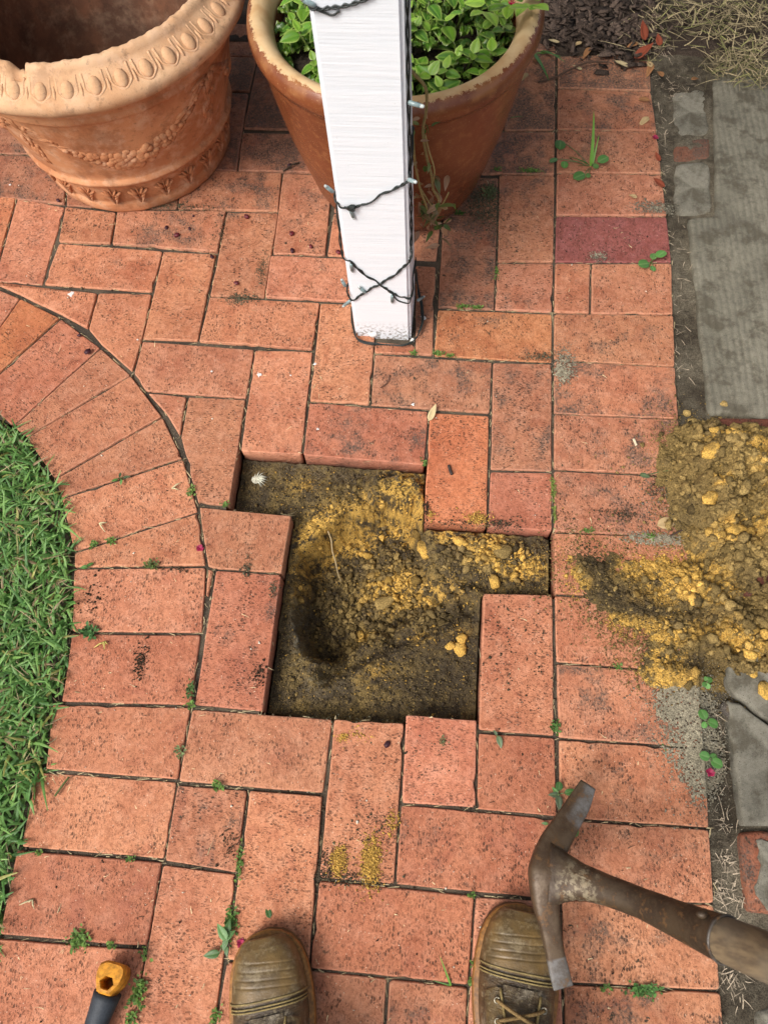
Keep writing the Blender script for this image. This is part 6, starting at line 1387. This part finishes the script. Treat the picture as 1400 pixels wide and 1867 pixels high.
def dead_leaf(px, py, s, yaw, k, label, z=.003, pitch=0., roll=0.):
    o = link('fallen_leaf', DL[k], FIBRE); p = at(px, py, z); L_ = s / 1000; d_ = Vector((-math.sin(yaw), math.cos(yaw), 0)); o.location = p - d_ * L_ * .5; o.rotation_euler = (pitch, roll, yaw); o.scale = (L_,) * 3; tag(o, label, 'leaf', 'fallen leaves')
for a_ in [(788, 754, 34, -.35, 3, 'curled pale yellow leaf on the joint above the orange brick'), (1168, 63, 40, .5, 0, 'upright red leaf in the mulch, farthest one', .02, .5), (1172, 100, 46, -1.1, 0, 'long red leaf above the brick row end', .014, .2), (1070, 93, 32, 2.6, 1, 'brown leaf in the mulch left of the red ones', .012), (1052, 148 - 24, 24, 1.4, 3, 'small tan leaf on the first brick row', .004),
           (1171, 179, 34, 1.25, 1, 'orange-brown leaf on the second brick row end'), (1174, 219, 32, 2.4, 2, 'curled tan leaf on the second brick row'), (1198, 287, 22, .5, 0, 'red leaf scrap at the third brick row end'), (1200, 335, 30, 1.1, 0, 'red leaf at the fourth brick row end'), (1185, 124, 36, 2.8, 1, 'brown leaf beside the row end twig', .01), (1184, 130 - 16, 28, .2, 2, 'olive dead leaf over the first row end', .012),
           (1204, 131, 30, .3, 1, 'rust leaf leaning at the mulch corner', .012), (1133, 118, 38, 1.5, 3, 'pale folded leaf at the mulch edge', .008), (1152, 80, 32, 1.9, 1, 'orange leaf curled in the mulch', .014), (1053, 78, 22, 2.0, 2, 'small tan leaf deep in the mulch', .012), (1009, 76, 28, 1.7, 3, 'tan leaf beside the pot rim in the mulch', .012), (1268, 141, 24, -1.0, 1, 'orange-brown leaf on the soil near dry grass', .004),
           (1200, 75, 30, .2, 0, 'dark red leaf at the right of the mulch', .014), (1219, 952, 44, -1.2, 2, 'tan leaf on the brick beside the hole arm row', .002), (956, 138, 26, 2.5, 2, 'tan leaf on the brick beside the glazed pot'), (1154, 356, 20, .9, 2, 'pale tan leaf on the fourth brick row'), (974, 108, 24, .3, 4, 'brown leaf under the glazed pot rim', .004),
           (1015, 1029, 1, 0, 2, 'x')][:-1]: dead_leaf(*a_)
o = link('fallen_leaf', WL[0], LEAF); o.location = at(492, 1675, .002); o.scale = (.019,) * 3; o.rotation_euler = (0, .1, .4); tag(o, 'small fresh green leaf just above the left boot toe', 'leaf')
# twigs, roots, white tuft, pebbles
def stick(nm, pts, r, c_, label, cat, z=.003, seg=6, m_=None):
    t_ = MB(); b = at(*pts[0][:2]); t_.tube(spline([at(p[0], p[1], p[2] if len(p) > 2 else z) - b for p in pts], 5), r, seg, c_); o = t_.build(nm, m_ or FIBRE); o.location = b; tag(o, label, cat); return o
stick('twig', [(981, 149), (1005, 143, .006), (1035, 128, .010), (1070, 113, .012), (1108, 112, .008)], .0022, (.10, .06, .04), 'bent brown twig across the first brick row', 'twig')
stick('twig', [(1222, 977), (1240, 968, .006), (1254, 962)], .0015, (.06, .04, .03), 'short dark twig at the soldier row end', 'twig')
stick('twig', [(516, 312), (533, 300, .008), (545, 296)], .0016, (.06, .045, .03), 'dark twig under the glazed pot', 'twig')
stick('twig', [(1155, 800), (1160, 812, .004)], .0026, (.62, .52, .36), 'white twig bit on the brick near the sand heap', 'twig')
stick('twig', [(100, 1452), (112, 1435, .004), (126, 1417)], .0018, (.10, .12, .04), 'green grass stalk on the left edging brick', 'twig')
stick('twig', [(693, 707), (706, 697, .002), (711, 684)], .0010, (.12, .06, .04), 'thin curved hair on the dark brick below the post', 'twig', .0012)
stick('twig', [(820, 845), (823, 856, .003), (826, 862)], .0028, (.05, .035, .03), 'x', 'twig').location = at(818, 848)
bpy.context.scene.objects[-1]; [tag(o_, 'dark curled bit on the orange brick beside the hole', 'twig') for o_ in bpy.data.objects if o_.get('label') == 'x']
stick('root', [(598, 968, -.045), (604, 985, -.06), (606, 1005, -.075), (612, 1025, -.09), (616, 1045, -.11), (622, 1060, -.13)], .0014, (.40, .30, .16), 'thin pale root dangling into the pit', 'root')
tf = empty('root_tuft', at(468, 877, hz(468, 877))); tag(tf, 'white spiky root tuft on the far left ledge of the hole', 'root tuft'); m_ = MB()
m_.add(blob_v(ICO2[0], Vector((0, 0, .006)), (Vector((1, 0, 0)), Vector((0, 1, 0)), Vector((0, 0, 1))), (.009, .008, .007)), ICO2[1], (.55, .52, .40)); m_.build('root_ball', FIBRE, tf); m_ = MB()
for k in range(34):
    a = random.uniform(-1.0, 1.3) if k < 20 else random.uniform(0, 6.28); L_ = random.uniform(.012, .026) if k < 20 else random.uniform(.006, .014); m_.tube([Vector((0, 0, .008)), Vector((math.cos(a) * L_ * .6, math.sin(a) * L_ * .5, .013)), Vector((math.cos(a) * L_, math.sin(a) * L_ * .8, .009 + random.uniform(-.004, .004)))], [.0011, .0009, .0003], 4, np.array((.66, .65, .52)) * random.uniform(.7, 1.1))
m_.build('rootlets', FIBRE, tf)
for x, y, lab, c_ in [(193, 1170, 'yellow withered shoot on the straight edging brick', (.52, .44, .13)), (58 + 3, 1640, 'pale dried sprig on the lower left edging brick', (.55, .48, .28)), (182, 955, 'cream dried sprig on the curved edging brick', (.62, .55, .32)), (314, 891, 'small cream petal sprig near the curved joint', (.62, .55, .32))]:
    m_ = MB()
    for k in range(4): a = random.gauss(x, .7); L_ = .007 + .007 * (k % 3); m_.tube([Vector((0, 0, .0015)), Vector((math.cos(a) * L_ * .5, math.sin(a) * L_ * .5, .005)), Vector((math.cos(a) * L_, math.sin(a) * L_, .002))], [.0014, .0013, .0005], 5, np.array(c_) * random.uniform(.8, 1.15))
    o = m_.build('dried_sprig', FIBRE); o.location = at(x, y); tag(o, lab, 'sprig', 'dried sprigs')
# white paint and bird droppings: thin dried splashes
WH = m_plain('dried_white', (.70, .68, .64), .8, 300, .15, .4)
for x, y, r, lab in [(129, 536, .010, 'white splash on the brick above the curved edging'), (472, 683, .008, 'white splash on the upright brick left of the post'), (574, 663, .006, 'small white fleck below left of the post'), (579, 782, .004, 'round white fleck above the hole'), (530, 684, .003, 'tiny white fleck left below the post'), (18, 336, .004, 'white fleck at the far left'), (251, 619, .003, 'white pebble on the joint crossing'), (386, 677, .004, 'oval white fleck on the left brick'),
                     (753, 737, .005, 'pale splash on the dark brick edge'), (772, 578, .009, 'crumpled white scrap at the right foot of the post'), (752, 620, .008, 'white shell-like scrap at the front right of the post')]:
    V = []; nn = 14; rs = [r * .8 * random.uniform(.4, 1.15) for _ in range(nn)]
    V = [Vector((0, 0, .0016))] + [Vector((math.cos(6.283 * k / nn) * rs[k], math.sin(6.283 * k / nn) * rs[k] * .85, .0001)) for k in range(nn)]; F = [(0, 1 + k, 1 + (k + 1) % nn) for k in range(nn)]
    o = link('white_fleck', mesh('white_fleck', V, F), WH); o.location = at(x, y, .0002); o.rotation_euler = (0, 0, random.random() * 6); tag(o, lab, 'fleck', 'white flecks on the bricks')
kn = link('paint_lump', npmesh('paint_lump', ICO2[0] * np.array((.010, .006, .008)), ICO2[1]), WH); kn.location = at(680, 609, .006); tag(kn, 'white paint lump at the front foot of the post', 'paint lump')

# ------------------------------------------------------------------ unseen roof added above the post to shade the far end of the paving
SHADE_ROOF = m_plain('shade_roof_sheet', (.30, .28, .26), .8, 40, .15, .1)
v = []; f = []; nn = 60
for i in range(nn + 1):
    x = -4.2 + 7.4 * i / nn; dz = .012 * (i % 2)
    v += [(x, .02, 2.46 + dz), (x, 3.6, 2.86 + dz), (x, 3.6, 2.88 + dz), (x, .02, 2.48 + dz)]
for i in range(nn):
    a = 4 * i; b = a + 4; f += [(a, b, b + 1, a + 1), (a + 2, b + 2, b + 3, a + 3), (a, a + 3, b + 3, b), (a + 1, b + 1, b + 2, a + 2)]
tag(link('added_shade_roof', mesh('added_shade_roof', v, f, False), SHADE_ROOF), 'unseen corrugated roof added above the white post to shade the far paving', None, None, 'structure')
